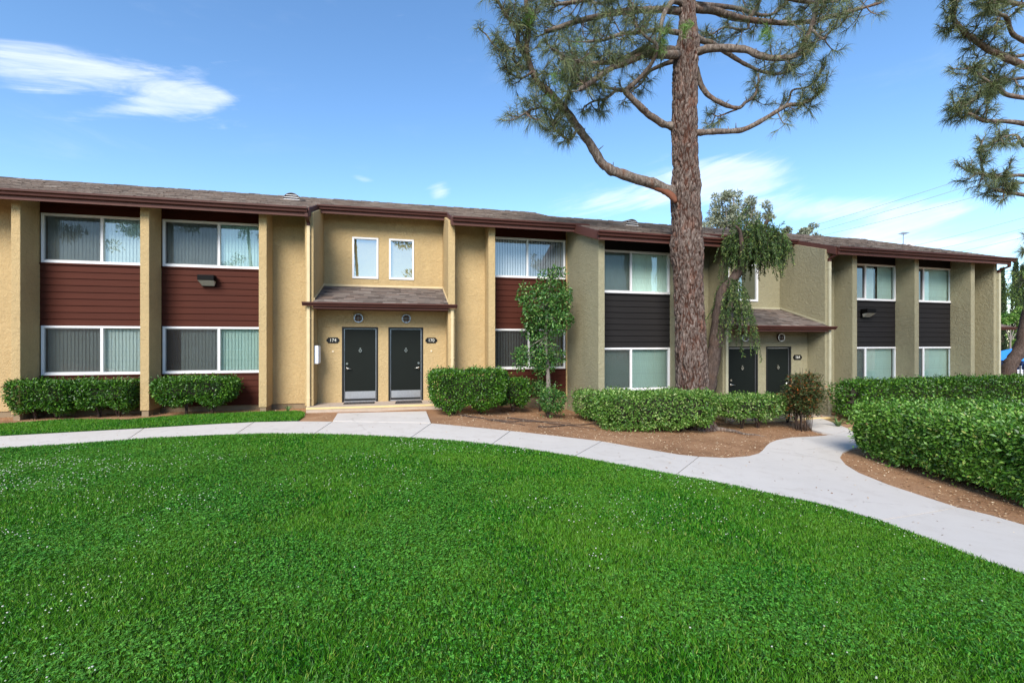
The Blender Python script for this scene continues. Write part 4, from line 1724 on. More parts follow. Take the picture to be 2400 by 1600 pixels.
def pine_twigs(wood, nd, line, t0, count, ln, tuft_n, needle, rnd, curl=0.9, side=3, inside=None, spread=1.0):
    """curling twigs with tufts of needles along the outer part of a limb"""
    m = len(line)
    for q in range(count):
        t = t0 + (1 - t0) * ((q + rnd.random()) / count)
        if q == count - 1:
            t = 0.995
        i = min(m - 2, int(t * (m - 1)))
        p = line[i].lerp(line[i + 1], t * (m - 1) - i)
        tan = (line[i + 1] - line[i]).normalized()
        rd = Vector((rnd.gauss(0, 1), rnd.gauss(0, 1), rnd.gauss(0, 0.8))).normalized()
        d = (tan * (0.7 if t < 0.97 else 1.6) + rd * spread + Vector((0, 0, -0.15))).normalized()
        L = ln * rnd.uniform(0.55, 1.2)
        pts = [p]
        for k in range(1, 6):
            d = (d + Vector((0, 0, curl * 0.16 * k / 2)) + Vector((rnd.gauss(0, .12), rnd.gauss(0, .12), rnd.gauss(0, .08)))).normalized()
            pts.append(pts[-1] + d * L / 5)
        wood.tube(pts, [0.020, 0.017, 0.014, 0.011, 0.009, 0.007], 5)
        nd.tuft(pts[-1], d, tuft_n, needle)
        nd.tuft(pts[-2], d, tuft_n // 2, needle, 0.2)
        for s in range(side):
            j = rnd.randint(1, 4)
            b = pts[j]
            d2 = ((pts[j] - pts[j - 1]).normalized() * 0.6 + Vector((rnd.gauss(0, 1), rnd.gauss(0, 1), rnd.gauss(0, .6))).normalized()).normalized()
            l2 = L * rnd.uniform(0.3, 0.6)
            c = [b]
            for k in range(1, 4):
                d2 = (d2 + Vector((0, 0, curl * 0.22))).normalized()
                c.append(c[-1] + d2 * l2 / 3)
            wood.tube(c, [0.009, 0.008, 0.006, 0.005], 4)
            nd.tuft(c[-1], d2, tuft_n, needle)


# ------------------------------------------------------------------ the big pine
def big_pine():
    rnd = random.Random(21)
    prof = [  # photo row, left edge, right edge of the trunk
        (1012, 1562, 1682), (985, 1574, 1672), (950, 1583, 1664), (914, 1585, 1660), (835, 1583, 1657), (770, 1582, 1653), (717, 1581, 1649), (637, 1578, 1647), (595, 1570, 1649), (575, 1570, 1648),
        (550, 1574, 1645), (520, 1575, 1644), (460, 1572, 1640), (440, 1572, 1643), (420, 1575, 1640), (391, 1577.5, 1635), (313, 1573, 1634), (295, 1573, 1635), (235, 1576, 1633.5),
        (156, 1577, 1635), (110, 1583, 1639), (94, 1588, 1638), (39, 1592, 1630), (0, 1592, 1629.6), (-200, 1597, 1627), (-480, 1602, 1620)]
    base = gnd(1621, 999)
    d0 = (base - CAMP).dot(FWD)
    root = empty('pine_tree', base)
    tag(root, 'tall pine with thick flaky trunk and bare curving limbs before the olive building', 'tree')
    off = Vector(base)

    def W(px, py, dd=0.0):
        return at(px, py, d0 + dd) - off
    # trunk with plated bark
    ctr = [W((l + r) / 2, y) for y, l, r in prof]
    rad = [(r - l) / 2 * d0 / F_PX * 0.94 for y, l, r in prof]
    zs = [c.z for c in ctr]
    ctr[0].z = -0.12
    zs[0] = -0.12
    seg, dz = 190, 0.034
    plate_h = []
    mb = MB()
    z = zs[0]
    rows = 0
    while z < zs[-1]:
        i = 0
        while i < len(zs) - 2 and zs[i + 1] < z:
            i += 1
        t = min(1, max(0, (z - zs[i]) / (zs[i + 1] - zs[i])))
        c = ctr[i].lerp(ctr[i + 1], t)
        r = rad[i] * (1 - t) + rad[i + 1] * t
        for k in range(seg):
            an = 2 * math.pi * k / seg
            u = Vector((math.cos(an), math.sin(an), 0))
            q = Vector((u.x * r * 15, u.y * r * 15, z * 3.4)) + noise.noise_vector(Vector((u.x * r * 7, u.y * r * 7, z * 3.0))) * 1.5
            ds, _ = noise.voronoi(q)
            edge = ds[1] - ds[0]
            h = min(1.0, edge / 0.30)
            plate_h.append(h)
            ds2, _ = noise.voronoi(q * 0.38 + Vector((9, 4, 2)))
            h2 = min(1.0, (ds2[1] - ds2[0]) / 0.22)
            plate_h[-1] *= 0.35 + 0.65 * h2
            h = 0.036 * (h - 0.6) + 0.03 * (h2 - 0.8) + 0.02 * noise.noise(Vector((u.x * 2, u.y * 2, z * 1.3))) + 0.008 * noise.noise(q * 3)
            fl = 0.0
            if z < 0.45:
                fl = (0.45 - z) ** 2 * 0.5 * (0.5 + 0.5 * math.cos(5 * an + 0.7))
            sc = min(1.0, r / 0.3)
            mb.v.append((c.x + u.x * (r + h * sc + fl), c.y + u.y * (r + h * sc + fl), z))
        rows += 1
        z += dz
    for j in range(rows - 1):
        for k in range(seg):
            k2 = (k + 1) % seg
            a = j * seg
            mb.f.append((a + k, a + k2, a + seg + k2, a + seg + k))
    to = mb.build('trunk', M['pine_bark'], root, True)
    ab = to.data.attributes.new('plate', 'FLOAT', 'POINT')
    ab.data.foreach_set('value', plate_h)
    # roots
    for an, ln in ((0.4, 0.9), (1.9, 0.8), (3.4, 1.0), (5.5, 1.5)):
        rm = MB()
        pts, a = [], an
        for k in range(7):
            rr = 0.38 + ln * k / 6
            a += rnd.uniform(-0.12, 0.12)
            x, y = rr * math.cos(a), rr * math.sin(a)
            gz = g(off.x + x, off.y + y) - off.z
            pts.append((x, y, gz + 0.03 - 0.06 * (k / 6) ** 2 + (0.10 if k == 0 else 0)))
        lumpy_tube(rm, smooth_line(pts, 4), [0.085 * (1 - i / 25) ** 1.5 + 0.010 for i in range(25)], 8, 0.2)
        rm.build('root', M['limb_bark'], root, True)

    def z6(x, y):
        return (1080 + x / 2.5565, y / 2.5565)

    def t1(x, y):
        return (1080 + x / 4.2, y / 4.2)

    def t2(x, y):
        return (1520 + x / 4.055, y / 4.055)
    # limb = (points in photo pixels, start/end radius in photo pixels, depth at the end, bare share, twigs, twig length)
    limbs = [
        ([z6(1330, 1190), z6(1270, 1150), z6(1180, 1112), z6(1080, 1082), z6(960, 1042), z6(885, 1010), z6(830, 955), z6(765, 850), z6(690, 750), z6(620, 650), z6(540, 565), z6(470, 500), z6(425, 420), z6(400, 350), z6(395, 290), z6(405, 200), z6(400, 100), z6(390, 0), z6(380, -90)], 14, 4, -1.2, 0.44, 34, 0.62),
        ([t1(640, 560), t1(565, 440), t1(560, 320), t1(520, 240), t1(440, 150), t1(380, 40), t1(330, -60)], 6, 2.5, -1.5, 0.15, 16, 0.55, -1.0),
        ([t1(640, 680), t1(560, 640), t1(515, 560), t1(530, 480), t1(430, 510), t1(330, 450), t1(250, 340)], 4, 1.5, -1.6, 0.4, 7, 0.40, -0.9),
        ([z6(700, 770), z6(655, 835), z6(600, 810), z6(560, 770), z6(545, 710)], 3.5, 1.4, -1.1, 0.2, 12, 0.42, -0.6),
        ([z6(590, 625), z6(545, 660), z6(480, 645), z6(410, 665), z6(365, 690)], 3.5, 1.4, -1.3, 0.2, 14, 0.45, -0.7),
        ([z6(620, 660), z6(640, 560), z6(680, 500), z6(700, 430)], 3.5, 1.4, -1.4, 0.2, 12, 0.5, -0.7),
        ([z6(430, 430), z6(360, 470), z6(300, 440), z6(270, 400)], 3, 1.3, -1.2, 0.2, 9, 0.4, -0.9),
        ([z6(1340, 765), z6(1275, 760), z6(1200, 737), z6(1120, 682), z6(1060, 625), z6(1005, 570), z6(985, 545)], 9.5, 6, -0.6, 0.97, 1, 0.3),
        ([z6(985, 545), z6(1050, 490), z6(1120, 415), z6(1160, 345), z6(1172, 270), z6(1100, 215), z6(1040, 130), z6(1030, 20)], 6, 2, -1.3, 0.45, 12, 0.5, -0.6),
        ([z6(985, 545), z6(930, 545), z6(870, 590), z6(790, 610), z6(740, 640)], 4, 1.5, -0.8, 0.3, 9, 0.42, -0.6),
        ([z6(985, 545), z6(870, 525), z6(780, 500), z6(690, 480), z6(600, 440)], 3.5, 1.5, -1.2, 0.3, 9, 0.5, -0.6),
        ([z6(1300, 330), z6(1200, 330), z6(1100, 330), z6(1000, 370), z6(900, 410), z6(800, 480), z6(715, 535)], 10, 4.5, -1.9, 0.55, 12, 0.55, -0.1),
        ([z6(1300, 300), z6(1180, 290), z6(1080, 300), z6(960, 360), z6(850, 378), z6(740, 380), z6(640, 350), z6(560, 300)], 8, 3, -2.2, 0.4, 18, 0.6, -0.1),
        ([z6(1310, 360), z6(1220, 385), z6(1130, 430), z6(1080, 500), z6(1000, 560)], 6.5, 2, 0.9, 0.3, 9, 0.45, 0.1),
        ([z6(1310, 200), z6(1190, 180), z6(1080, 195), z6(960, 205), z6(860, 240), z6(760, 250)], 6, 2.5, -1.6, 0.35, 13, 0.55, -0.1),
        ([z6(1330, 70), z6(1230, 60), z6(1100, 62), z6(1000, 68), z6(900, 82), z6(800, 105), z6(690, 130), z6(590, 165), z6(510, 190)], 8.5, 4.5, -1.0, 0.35, 20, 0.62),
        ([z6(1330, 20), z6(1270, 10), z6(1220, 80), z6(1200, 150), z6(1190, 230), z6(1150, 290), z6(1080, 330)], 7, 3, -0.9, 0.5, 9, 0.5),
        ([z6(1360, -40), z6(1250, -60), z6(1120, -90), z6(980, -70), z6(840, -20), z6(700, 10), z6(560, 30)], 8, 3, -1.8, 0.35, 20, 0.6),
        # right side
        ([t2(400, 1260), t2(500, 1258), t2(700, 1250), t2(860, 1240), t2(1000, 1188), t2(1130, 1115), t2(1220, 1060), t2(1330, 1000), t2(1450, 985), t2(1570, 930), t2(1660, 850)], 8, 2.5, -0.5, 0.56, 17, 0.52),
        ([t2(1290, 1020), t2(1340, 940), t2(1365, 860), t2(1500, 830), t2(1600, 760), t2(1665, 640)], 2.6, 1.4, -0.5, 0.55, 5, 0.35, -0.3),
        ([t2(400, 560), t2(455, 660), t2(500, 810), t2(580, 915), t2(720, 995), t2(855, 1025), t2(920, 975), t2(1000, 920), t2(1040, 820), t2(1045, 700)], 8, 2.0, 0.8, 0.72, 8, 0.40),
        ([t2(840, 1040), t2(760, 1070), t2(660, 1105), t2(600, 1080)], 2.4, 1.5, 0.7, 0.5, 6, 0.36, 0.5),
        ([t2(400, 520), t2(480, 490), t2(580, 462), t2(800, 460), t2(950, 482), t2(1050, 528), t2(1220, 556), t2(1390, 530), t2(1460, 450), t2(1540, 280), t2(1590, 100), t2(1620, -60)], 10, 4, -1.3, 0.45, 24, 0.58),
        ([t2(1560, 290), t2(1650, 370), t2(1700, 330), t2(1780, 250)], 3, 1.4, -1.5, 0.1, 8, 0.45, -1.1),
        ([t2(400, 330), t2(500, 385), t2(610, 415), t2(740, 500), t2(880, 590), t2(1040, 668), t2(1200, 705), t2(1330, 680), t2(1450, 600)], 8, 2.0, 1.2, 0.60, 15, 0.5),
        ([t2(380, 70), t2(450, 88), t2(650, 112), t2(800, 158), t2(950, 190), t2(1150, 212), t2(1400, 222), t2(1600, 190), t2(1850, 128), t2(2000, 88), t2(2200, 30)], 10.5, 3.0, 0.6, 0.42, 28, 0.60),
        ([t2(960, 170), t2(1020, 80), t2(1080, -40), t2(1100, -180)], 6, 2.5, 0.5, 0.3, 10, 0.5, 0.3),
        ([t2(940, 190), t2(945, 270), t2(860, 280), t2(720, 260), t2(600, 330), t2(520, 350)], 3.5, 1.5, 0.3, 0.25, 12, 0.42, 0.3),
        ([t2(380, -60), t2(600, -60), t2(900, -90), t2(1200, -40), t2(1500, 20), t2(1800, 10)], 8, 3, -0.9, 0.35, 20, 0.6),
    ]
    nd, fresh = Needles(0.0040), Needles(0.0042)
    for li, l in enumerate(limbs):
        pts, r0, r1, dd, bare, cnt, ln = l[:7]
        ds = l[7] if len(l) > 7 else 0.0
        n = len(pts)
        base_line = []
        for i, p in enumerate(pts):
            t = i / (n - 1)
            base_line.append(W(p[0], p[1], ds + (dd - ds) * t + 0.12 * math.sin(5 * t + li)))
        line = smooth_line(base_line, 5)
        k = d0 / F_PX
        m = len(line)
        rr = [(r0 + (r1 - r0) * (i / (m - 1)) ** 0.8) * k for i in range(m)]
        w = MB()
        lumpy_tube(w, line, rr, 12, 0.15, 5.0)
        for q in range(int(m * bare / 5)):           # dead stubs on the bare part
            i = rnd.randint(2, max(3, int(m * bare)))
            i = min(i, m - 2)
            d = Vector((rnd.gauss(0, 1), rnd.gauss(0, 1), rnd.gauss(0.3, 1))).normalized()
            p0 = line[i] + d * rr[i] * 0.7
            w.tube([p0, p0 + d * rnd.uniform(0.05, 0.2)], [0.016, 0.008], 5)
        pine_twigs(w, nd, line, bare, int(cnt * (0.95 if li > 17 else 1.1)), ln * 1.1, 22, 0.28, rnd, spread=1.05, side=4)
        w.build('limb', M['limb_bark'], root, True)
    # crown above the picture
    for q in range(10):
        z = 11.2 + q * 0.75
        an = q * 2.4
        L = 3.6 - 0.25 * q
        c = Vector(W(1611, 0)) * 1.0
        c.z = z - off.z
        line = smooth_line([c, c + Vector((math.cos(an), math.sin(an), 0.1)) * L * 0.4, c + Vector((math.cos(an), math.sin(an), 0.05)) * L * 0.75, c + Vector((math.cos(an), math.sin(an), 0.25)) * L], 4)
        m = len(line)
        w = MB()
        w.tube(line, [0.08 * (1 - 0.8 * i / m) for i in range(m)], 8)
        pine_twigs(w, nd, line, 0.35, 14, 0.7, 24, 0.26, rnd)
        w.build('limb', M['limb_bark'], root, True)
    nd.build('needles', 'pine_needle', root)
    # fresh green tufts close to the trunk and here and there
    for (x, y, dd, n) in [(1560, 60, -0.8, 5), (1545, 105, -0.9, 6), (1600, 60, -0.7, 4), (1330, 150, -1.5, 5), (1355, 110, -1.3, 4), (1310, 190, -1.4, 4), (1800, 75, -0.9, 6), (1245, 40, -1.5, 4), (1290, 235, -1.0, 4)]:
        for q in range(n):
            p = W(x + rnd.uniform(-16, 16), y + rnd.uniform(-16, 16), dd + rnd.uniform(-0.2, 0.2))
            d = Vector((rnd.gauss(0, .5), rnd.gauss(0, .5), rnd.uniform(0.2, 1.0)))
            fresh.tuft(p, d, 44, 0.28, 0.22, 0.55, 0.1)
    fresh.build('fresh_needles', 'pine_needle_fresh', root)
    # torn reddish bark under the first big limb
    sc_ = MB()
    lumpy_tube(sc_, smooth_line([W(1584, 474, -0.32), W(1574, 458, -0.20), W(1552, 446, -0.09), W(1534, 439, -0.09), W(1518, 434, -0.08)], 5), [0.05, 0.065, 0.08, 0.085, 0.09, 0.09, 0.09, 0.09, 0.09, 0.09, 0.085, 0.085, 0.08, 0.08, 0.075, 0.07, 0.065, 0.06, 0.05, 0.04, 0.02], 10, 0.2, 6)
    sc_.build('torn_bark', M['fresh_cut_bark'], root, True)
    return root


big_pine()


def right_pine():
    rnd = random.Random(5)
    d0 = 10.2
    b = gnd(2640, 1045)
    d0 = (b - CAMP).dot(FWD)
    root = empty('pine_tree', b)
    tag(root, 'second pine whose twisted branches reach in from the right edge', 'tree')
    off = Vector(b)

    def c7(x, y):
        return (1900 + x / 2.614, y / 2.614)

    def W(p, dd):
        return at(p[0], p[1], d0 + dd) - off
    tr = MB()
    line = smooth_line([(0, 0, -0.2), (0.03, 0.05, 2.5), (-0.05, 0.1, 5), (0.1, 0, 8), (0, 0, 12), (0, 0.1, 16)], 8)
    lumpy_tube(tr, line, [0.36 * (1 - 0.75 * i / len(line)) for i in range(len(line))], 18, 0.08, 3)
    tr.build('trunk', M['pine_bark'], root, True)
    nd = Needles(0.0040)
    tx = 2640
    L = [
        ([(tx, 60), c7(1500, 60), c7(1307, 30), c7(1200, 15), c7(1130, -10), c7(1060, -60)], 8, 3, -0.9, 0.4, 12, 0.5),
        ([(tx, 130), c7(1450, 300), c7(1307, 250), c7(1235, 205), c7(1200, 110), c7(1150, 85), c7(1105, 50), c7(1100, -20)], 8, 2.5, -1.0, 0.45, 12, 0.45),
        ([(tx, 190), c7(1480, 440), c7(1307, 400), c7(1150, 335), c7(1050, 280), c7(960, 210), c7(900, 150), c7(875, 90), c7(882, 0), c7(860, -60)], 11, 3, -0.5, 0.40, 26, 0.50),
        ([c7(1307, 340), c7(1230, 345), c7(1150, 320), c7(1060, 285)], 5, 2.5, -0.2, 0.3, 7, 0.4),
        ([(tx, 205), c7(1400, 480), c7(1307, 478), c7(1230, 486), c7(1130, 468), c7(1070, 415)], 6, 2.5, 0.3, 0.45, 10, 0.42),
        ([(tx, 260), c7(1450, 610), c7(1307, 600), c7(1200, 580), c7(1150, 540), c7(1100, 510), c7(1000, 440), c7(960, 420)], 8, 3, -0.7, 0.5, 15, 0.45),
        ([c7(1120, 520), c7(1060, 560), c7(1000, 600), c7(960, 640)], 3.5, 1.5, -0.6, 0.2, 9, 0.4),
        ([(tx, 310), c7(1450, 780), c7(1307, 757), c7(1200, 745), c7(1060, 738), c7(980, 700), c7(900, 690), c7(880, 640)], 9, 2.5, -0.3, 0.48, 15, 0.42),
        ([c7(1307, 900), c7(1260, 830), c7(1180, 840), c7(1150, 860)], 4, 1.6, -0.2, 0.2, 8, 0.4),
        ([(tx, 400), c7(1450, 1110), c7(1307, 1075), c7(1140, 1082), c7(1060, 1070), c7(960, 1050)], 6, 2.2, -0.5, 0.5, 11, 0.42),
        ([c7(1060, 1070), c7(1045, 1000), c7(1040, 900)], 3, 1.5, -0.4, 0.4, 5, 0.32),
        ([(tx, 440), c7(1450, 1230), c7(1307, 1195), c7(1200, 1178), c7(1140, 1160)], 6.5, 4, -0.2, 0.6, 8, 0.4),
        ([c7(1307, 1120), c7(1240, 1130), c7(1200, 1150), c7(1150, 1110)], 3, 1.5, -0.1, 0.2, 6, 0.36),
        ([(tx, 20), c7(1450, -60), c7(1250, -120), c7(1100, -140)], 8, 3, 0.8, 0.4, 10, 0.55),
        ([(tx, 600), c7(1480, 1560), c7(1400, 1540), c7(1310, 1490)], 5, 2, 0.1, 0.5, 5, 0.4),
    ]
    k = d0 / F_PX
    for li, (pts, r0, r1, dd, bare, cnt, ln) in enumerate(L):
        n = len(pts)
        bl = [W(p, dd * i / (n - 1) + 0.1 * math.sin(4 * i / n + li)) for i, p in enumerate(pts)]
        if pts[0][0] == tx:
            bl[0] = Vector((0, 0, bl[0].z))
        line = smooth_line(bl, 5)
        m = len(line)
        w = MB()
        lumpy_tube(w, line, [(r0 + (r1 - r0) * i / (m - 1)) * k * 0.8 for i in range(m)], 9, 0.14, 5)
        pine_twigs(w, nd, line, bare, int(cnt * 1.2), ln * 0.85, 26, 0.20, rnd)
        w.build('limb', M['limb_bark'], root, True)
    nd.build('needles', 'pine_needle', root)


right_pine()


# ------------------------------------------------------------------ leafy trees
def leaf_lobes(lobes, n, shellf=0.35):
    """points and normals spread through ellipsoid lobes (centre, radii), denser near the surface"""
    vol = np.array([r[0] * r[1] * r[2] for c, r in lobes]) ** 0.72
    idx = rng.choice(len(lobes), size=n, p=vol / vol.sum())
    C = np.array([l[0] for l in lobes])[idx]
    Rr = np.array([l[1] for l in lobes])[idx]
    d = rnd_dir(n)
    rad = 1.0 - np.abs(rng.normal(0, shellf, n))
    rad = np.clip(rad, 0.1, 1.15)
    P = C + d * Rr * rad[:, None]
    Nn = unit(d / Rr)
    return P, Nn


def clumpy(lobes, k, seed, f=(0.25, 0.45)):
    """break each lobe into smaller leaf clumps with gaps between them"""
    r = random.Random(seed)
    out = []
    for c, rr in lobes:
        for _ in range(k):
            d = Vector((r.gauss(0, 1), r.gauss(0, 1), r.gauss(0, 1))).normalized()
            q = r.uniform(0.45, 1.0)
            s = r.uniform(*f)
            out.append(((c[0] + d.x * rr[0] * q, c[1] + d.y * rr[1] * q, c[2] + d.z * rr[2] * q), (rr[0] * s, rr[1] * s, rr[2] * s * 0.8)))
    return out


def small_tree():
    d0 = 13.84
    gz = g(3.75, 13.2)
    b = at(1284, 900, d0)
    b.z = gz
    root = empty('small_tree', b)
    tag(root, 'small round-leaved tree in front of the red siding by the olive wall', 'tree')

    def W(px, py, dd=0.0):
        return at(px, py, d0 + dd) - b
    tr = MB()
    line = smooth_line([(0.0, 0, -0.1), W(1285, 905), W(1284, 870), W(1281, 830), W(1279, 780), W(1282, 730), W(1285, 680)], 5)
    m = len(line)
    lumpy_tube(tr, line, [0.075 * (1 - 0.7 * i / m) for i in range(m)], 10, 0.1, 6)
    tr.build('trunk', M['grey_bark'], root, True)
    br = MB()
    rnd = random.Random(3)
    lob = [(1292, 690, 50, 42, 0.1), (1262, 715, 42, 44, -0.2), (1305, 722, 36, 40, 0.2), (1248, 745, 26, 30, -0.1), (1270, 765, 40, 34, 0.1), (1306, 755, 30, 34, -0.2), (1283, 655, 26, 26, 0.0),
           (1246, 775, 24, 22, 0.1), (1270, 815, 36, 30, 0.0), (1246, 838, 38, 24, -0.2), (1280, 850, 28, 24, 0.1), (1222, 832, 20, 14, -0.2), (1304, 836, 24, 16, 0.2), (1218, 858, 14, 12, -0.2),
           (1322, 700, 22, 34, 0.0), (1300, 634, 14, 12, 0.0), (1318, 640, 12, 14, 0.1), (1262, 868, 16, 14, 0), (1230, 690, 20, 30, 0), (1330, 745, 14, 20, 0.1), (1225, 705, 12, 10, 0)]
    k = d0 / F_PX
    lobes = []
    for (x, y, rx, ry, dd) in lob:
        c = W(x, y, dd)
        lobes.append((tuple(c), (rx * k, rx * k * 0.9, ry * k)))
        i = max(0, min(m - 1, int(m * (0.55 + 0.4 * (880 - y) / 250))))
        br.tube(smooth_line([line[min(i, m - 1)], line[min(i, m - 1)].lerp(c, 0.5) + Vector((0, 0, 0.06)), c], 3), [0.02, 0.018, 0.016, 0.014, 0.012, 0.010, 0.008], 5)
    br.build('branches', M['grey_bark'], root, True)
    P, Nn = leaf_lobes(lobes + clumpy(lobes, 3, 4, (0.3, 0.5)), 8200, 0.32)
    D, N2 = leaf_axes(Nn, 0.9, 0.4)
    leaf_obj('crown', P, D, N2, 0.092 * rng.uniform(0.7, 1.2, len(P)), 0.046 * rng.uniform(0.8, 1.2, len(P)), 'tree_leaf', root)


small_tree()


def weeping_tree():
    d0 = 13.3
    rnd = random.Random(9)
    b = at(1652, 985, d0)
    b.z = g(b.x, b.y)
    root = empty('weeping_tree', b)
    tag(root, 'leaning weeping tree with hanging narrow foliage beside the pine trunk', 'tree')

    def W(px, py, dd=0.0):
        return at(px, py, d0 + dd) - b
    k = d0 / F_PX
    tr = MB()
    line = smooth_line([(0.0, 0, -0.12), W(1655, 940), W(1664, 880), W(1676, 810), W(1686, 740), W(1694, 692), W(1708, 668), W(1718, 660)], 6)
    m = len(line)
    lumpy_tube(tr, line, [(18 - 5 * i / m) * k for i in range(m)], 12, 0.12, 4)
    tr.build('trunk', M['dark_bark'], root, True)
    heads = []
    for pts, r0 in (([W(1706, 675), W(1728, 640), W(1752, 605), W(1775, 570), W(1790, 535, -0.2), W(1800, 515, -0.3)], 13),
                    ([W(1735, 630), W(1738, 580, -0.3), W(1735, 545, -0.4), W(1725, 530, -0.5)], 7),
                    ([W(1770, 575), W(1810, 560, -0.3), W(1832, 575, -0.5)], 6),
                    ([W(1768, 580), W(1775, 545, 0.4), W(1760, 520, 0.6)], 6),
                    ([W(1700, 690), W(1712, 700, -0.4), W(1716, 720, -0.6)], 4),
                    ([W(1752, 605), W(1790, 590, 0.4), W(1822, 590, 0.6)], 5)):
        q = smooth_line(pts, 5)
        w = MB()
        lumpy_tube(w, q, [r0 * k * (1 - 0.7 * i / len(q)) for i in range(len(q))], 8, 0.1, 4)
        w.build('limb', M['dark_bark'], root, True)
        heads.append(q)
    P, D = [], []
    tw = MB()

    def strand(p, out, ln, seed):
        d = (out + Vector((0, 0, 0.35))).normalized()
        pts = [p]
        n = 9
        for i in range(n):
            d = (d + Vector((0, 0, -0.30 - 0.05 * i)) + Vector((rnd.gauss(0, .07), rnd.gauss(0, .07), 0))).normalized()
            pts.append(pts[-1] + d * ln / n)
        tw.tube(pts[::2] + [pts[-1]], 0.005, 4, False)
        cnt = int(ln * 62)
        for i in range(cnt):
            t = (i + rnd.random()) / cnt * n
            a = min(n - 1, int(t))
            q = pts[a].lerp(pts[a + 1], t - a)
            tan = (pts[a + 1] - pts[a]).normalized()
            P.append(q)
            D.append(tan * 0.9 + Vector((rnd.gauss(0, 1), rnd.gauss(0, 1), rnd.gauss(0, 1))).normalized() * 0.75)
    heads_pts = []
    for hi, q in enumerate(heads):
        for j in range(len(q) // 3, len(q)):
            heads_pts.append((hi, q[j]))
    cc = W(1768, 572)
    for s in range(520):
        d = Vector((rnd.gauss(0, 1), rnd.gauss(0, 1), rnd.gauss(0, 0.8))).normalized()
        q = rnd.random() ** 0.45
        p = cc + Vector((d.x * 56 * k * q, d.y * 50 * k * q, d.z * 44 * k * q))
        out = Vector((d.x * 0.7, d.y * 0.7, max(-0.2, d.z * 0.6)))
        strand(p, out, rnd.uniform(0.25, 0.55) if rnd.random() < 0.75 else rnd.uniform(0.5, 1.0), s)
    # long hanging curtain down the trunk
    for s in range(60):
        p = W(rnd.uniform(1698, 1728), rnd.uniform(650, 720), rnd.uniform(-0.5, 0.1))
        an = rnd.uniform(0, 6.28)
        strand(p, Vector((math.cos(an) * 0.2, math.sin(an) * 0.2, -0.4)), rnd.uniform(0.7, 1.9), s)
    # stiff upright shoots on top
    for s in range(26):
        p = W(rnd.uniform(1712, 1818), rnd.uniform(522, 560), rnd.uniform(-0.5, 0.5))
        d = Vector((rnd.uniform(-0.1, 0.9), rnd.gauss(0, .3), rnd.uniform(0.5, 1.0))).normalized()
        L = rnd.uniform(0.25, 0.6)
        tw.tube([p, p + d * L], [0.006, 0.004], 4, False)
        for i in range(26):
            P.append(p + d * L * rnd.random())
            D.append(d * 0.8 + Vector((rnd.gauss(0, 1), rnd.gauss(0, 1), rnd.gauss(0, 1))).normalized() * 0.7)
    tw.build('twigs', M['twig'], root)
    P, D = np.array(P), np.array(D)
    n = len(P)
    leaf_obj('crown', P, D, rnd_dir(n), 0.085 * rng.uniform(0.7, 1.3, n), 0.020 * rng.uniform(0.8, 1.3, n), 'weeping_leaf', root)


weeping_tree()


def crown_tree(name, label, px, py_base_d, lob, mat, n, ll, lw, trunk_px, kc=5, seed=1, bark='grey_bark', group=None, depth=0.9):
    """tree given by lobes in photo pixels at a distance"""
    d0 = py_base_d
    k = d0 / F_PX
    b = at(px, HOR, d0)
    b.z = g(b.x, b.y)
    root = empty(name, b)
    tag(root, label, 'tree', group)
    lobes = [(tuple(at(x, y, d0 + dd) - b), (rx * k, rx * k * depth, ry * k)) for (x, y, rx, ry, dd) in lob]
    t = MB()
    top = Vector(lobes[0][0])
    line = smooth_line([(0, 0, -0.3), (top.x * 0.2, top.y * 0.2, top.z * 0.4), (top.x * 0.6, top.y * 0.6, top.z * 0.75), top], 5)
    m = len(line)
    t.tube(line, [trunk_px * k * (1 - 0.8 * i / m) for i in range(m)], 8)
    t.build('trunk', M[bark], root, True)
    br = MB()
    for c, r in lobes:
        c = Vector(c)
        br.tube(smooth_line([line[int(m * 0.55)], line[int(m * 0.55)].lerp(c, 0.5) + Vector((0, 0, 0.1)), c], 3), [trunk_px * k * 0.4 * (1 - 0.1 * i) for i in range(7)], 5)
    br.build('branches', M[bark], root, True)
    P, Nn = leaf_lobes(clumpy(lobes, kc, seed), n, 0.4)
    D, N2 = leaf_axes(Nn, 1.0, 0.3)
    leaf_obj('crown', P, D, N2, ll * rng.uniform(0.6, 1.3, n), lw * rng.uniform(0.7, 1.3, n), mat, root)
    return root


crown_tree('eucalyptus_tree', 'tall grey-green eucalyptus rising behind the olive roof', 1715, 34.0,
           [(1715, 500, 34, 40, 0), (1700, 480, 34, 28, -0.5), (1680, 500, 30, 30, 0.4), (1665, 528, 34, 22, 0), (1710, 520, 40, 30, 0.8), (1770, 480, 30, 30, 0), (1785, 510, 24, 32, 0.5), (1750, 520, 30, 24, 0.5), (1720, 462, 22, 18, 0), (1690, 462, 20, 16, 0), (1650, 545, 26, 20, 0)],
           'eucalyptus_leaf', 7000, 0.24, 0.08, 8, 7, 3)
crown_tree('background_tree', 'small dark tree crown peeking over the olive roof', 1893, 36.0,
           [(1893, 545, 22, 18, 0), (1905, 535, 14, 12, 0.3), (1880, 552, 14, 14, 0), (1915, 556, 12, 12, 0)], 'eucalyptus_leaf', 2600, 0.20, 0.08, 4, 6, 4)
crown_tree('background_tree', 'tiny tree top showing over the ridge beside the weeping tree', 1846, 36.0,
           [(1846, 540, 9, 9, 0), (1838, 550, 8, 8, 0)], 'eucalyptus_leaf', 900, 0.18, 0.08, 2, 5, 5)
crown_tree('background_tree', 'tiny leafy sprig above the ridge of the tan building', 70, 34.0,
           [(70, 436, 9, 9, 0), (62, 442, 8, 6, 0)], 'eucalyptus_leaf', 420, 0.20, 0.09, 2, 4, 6)


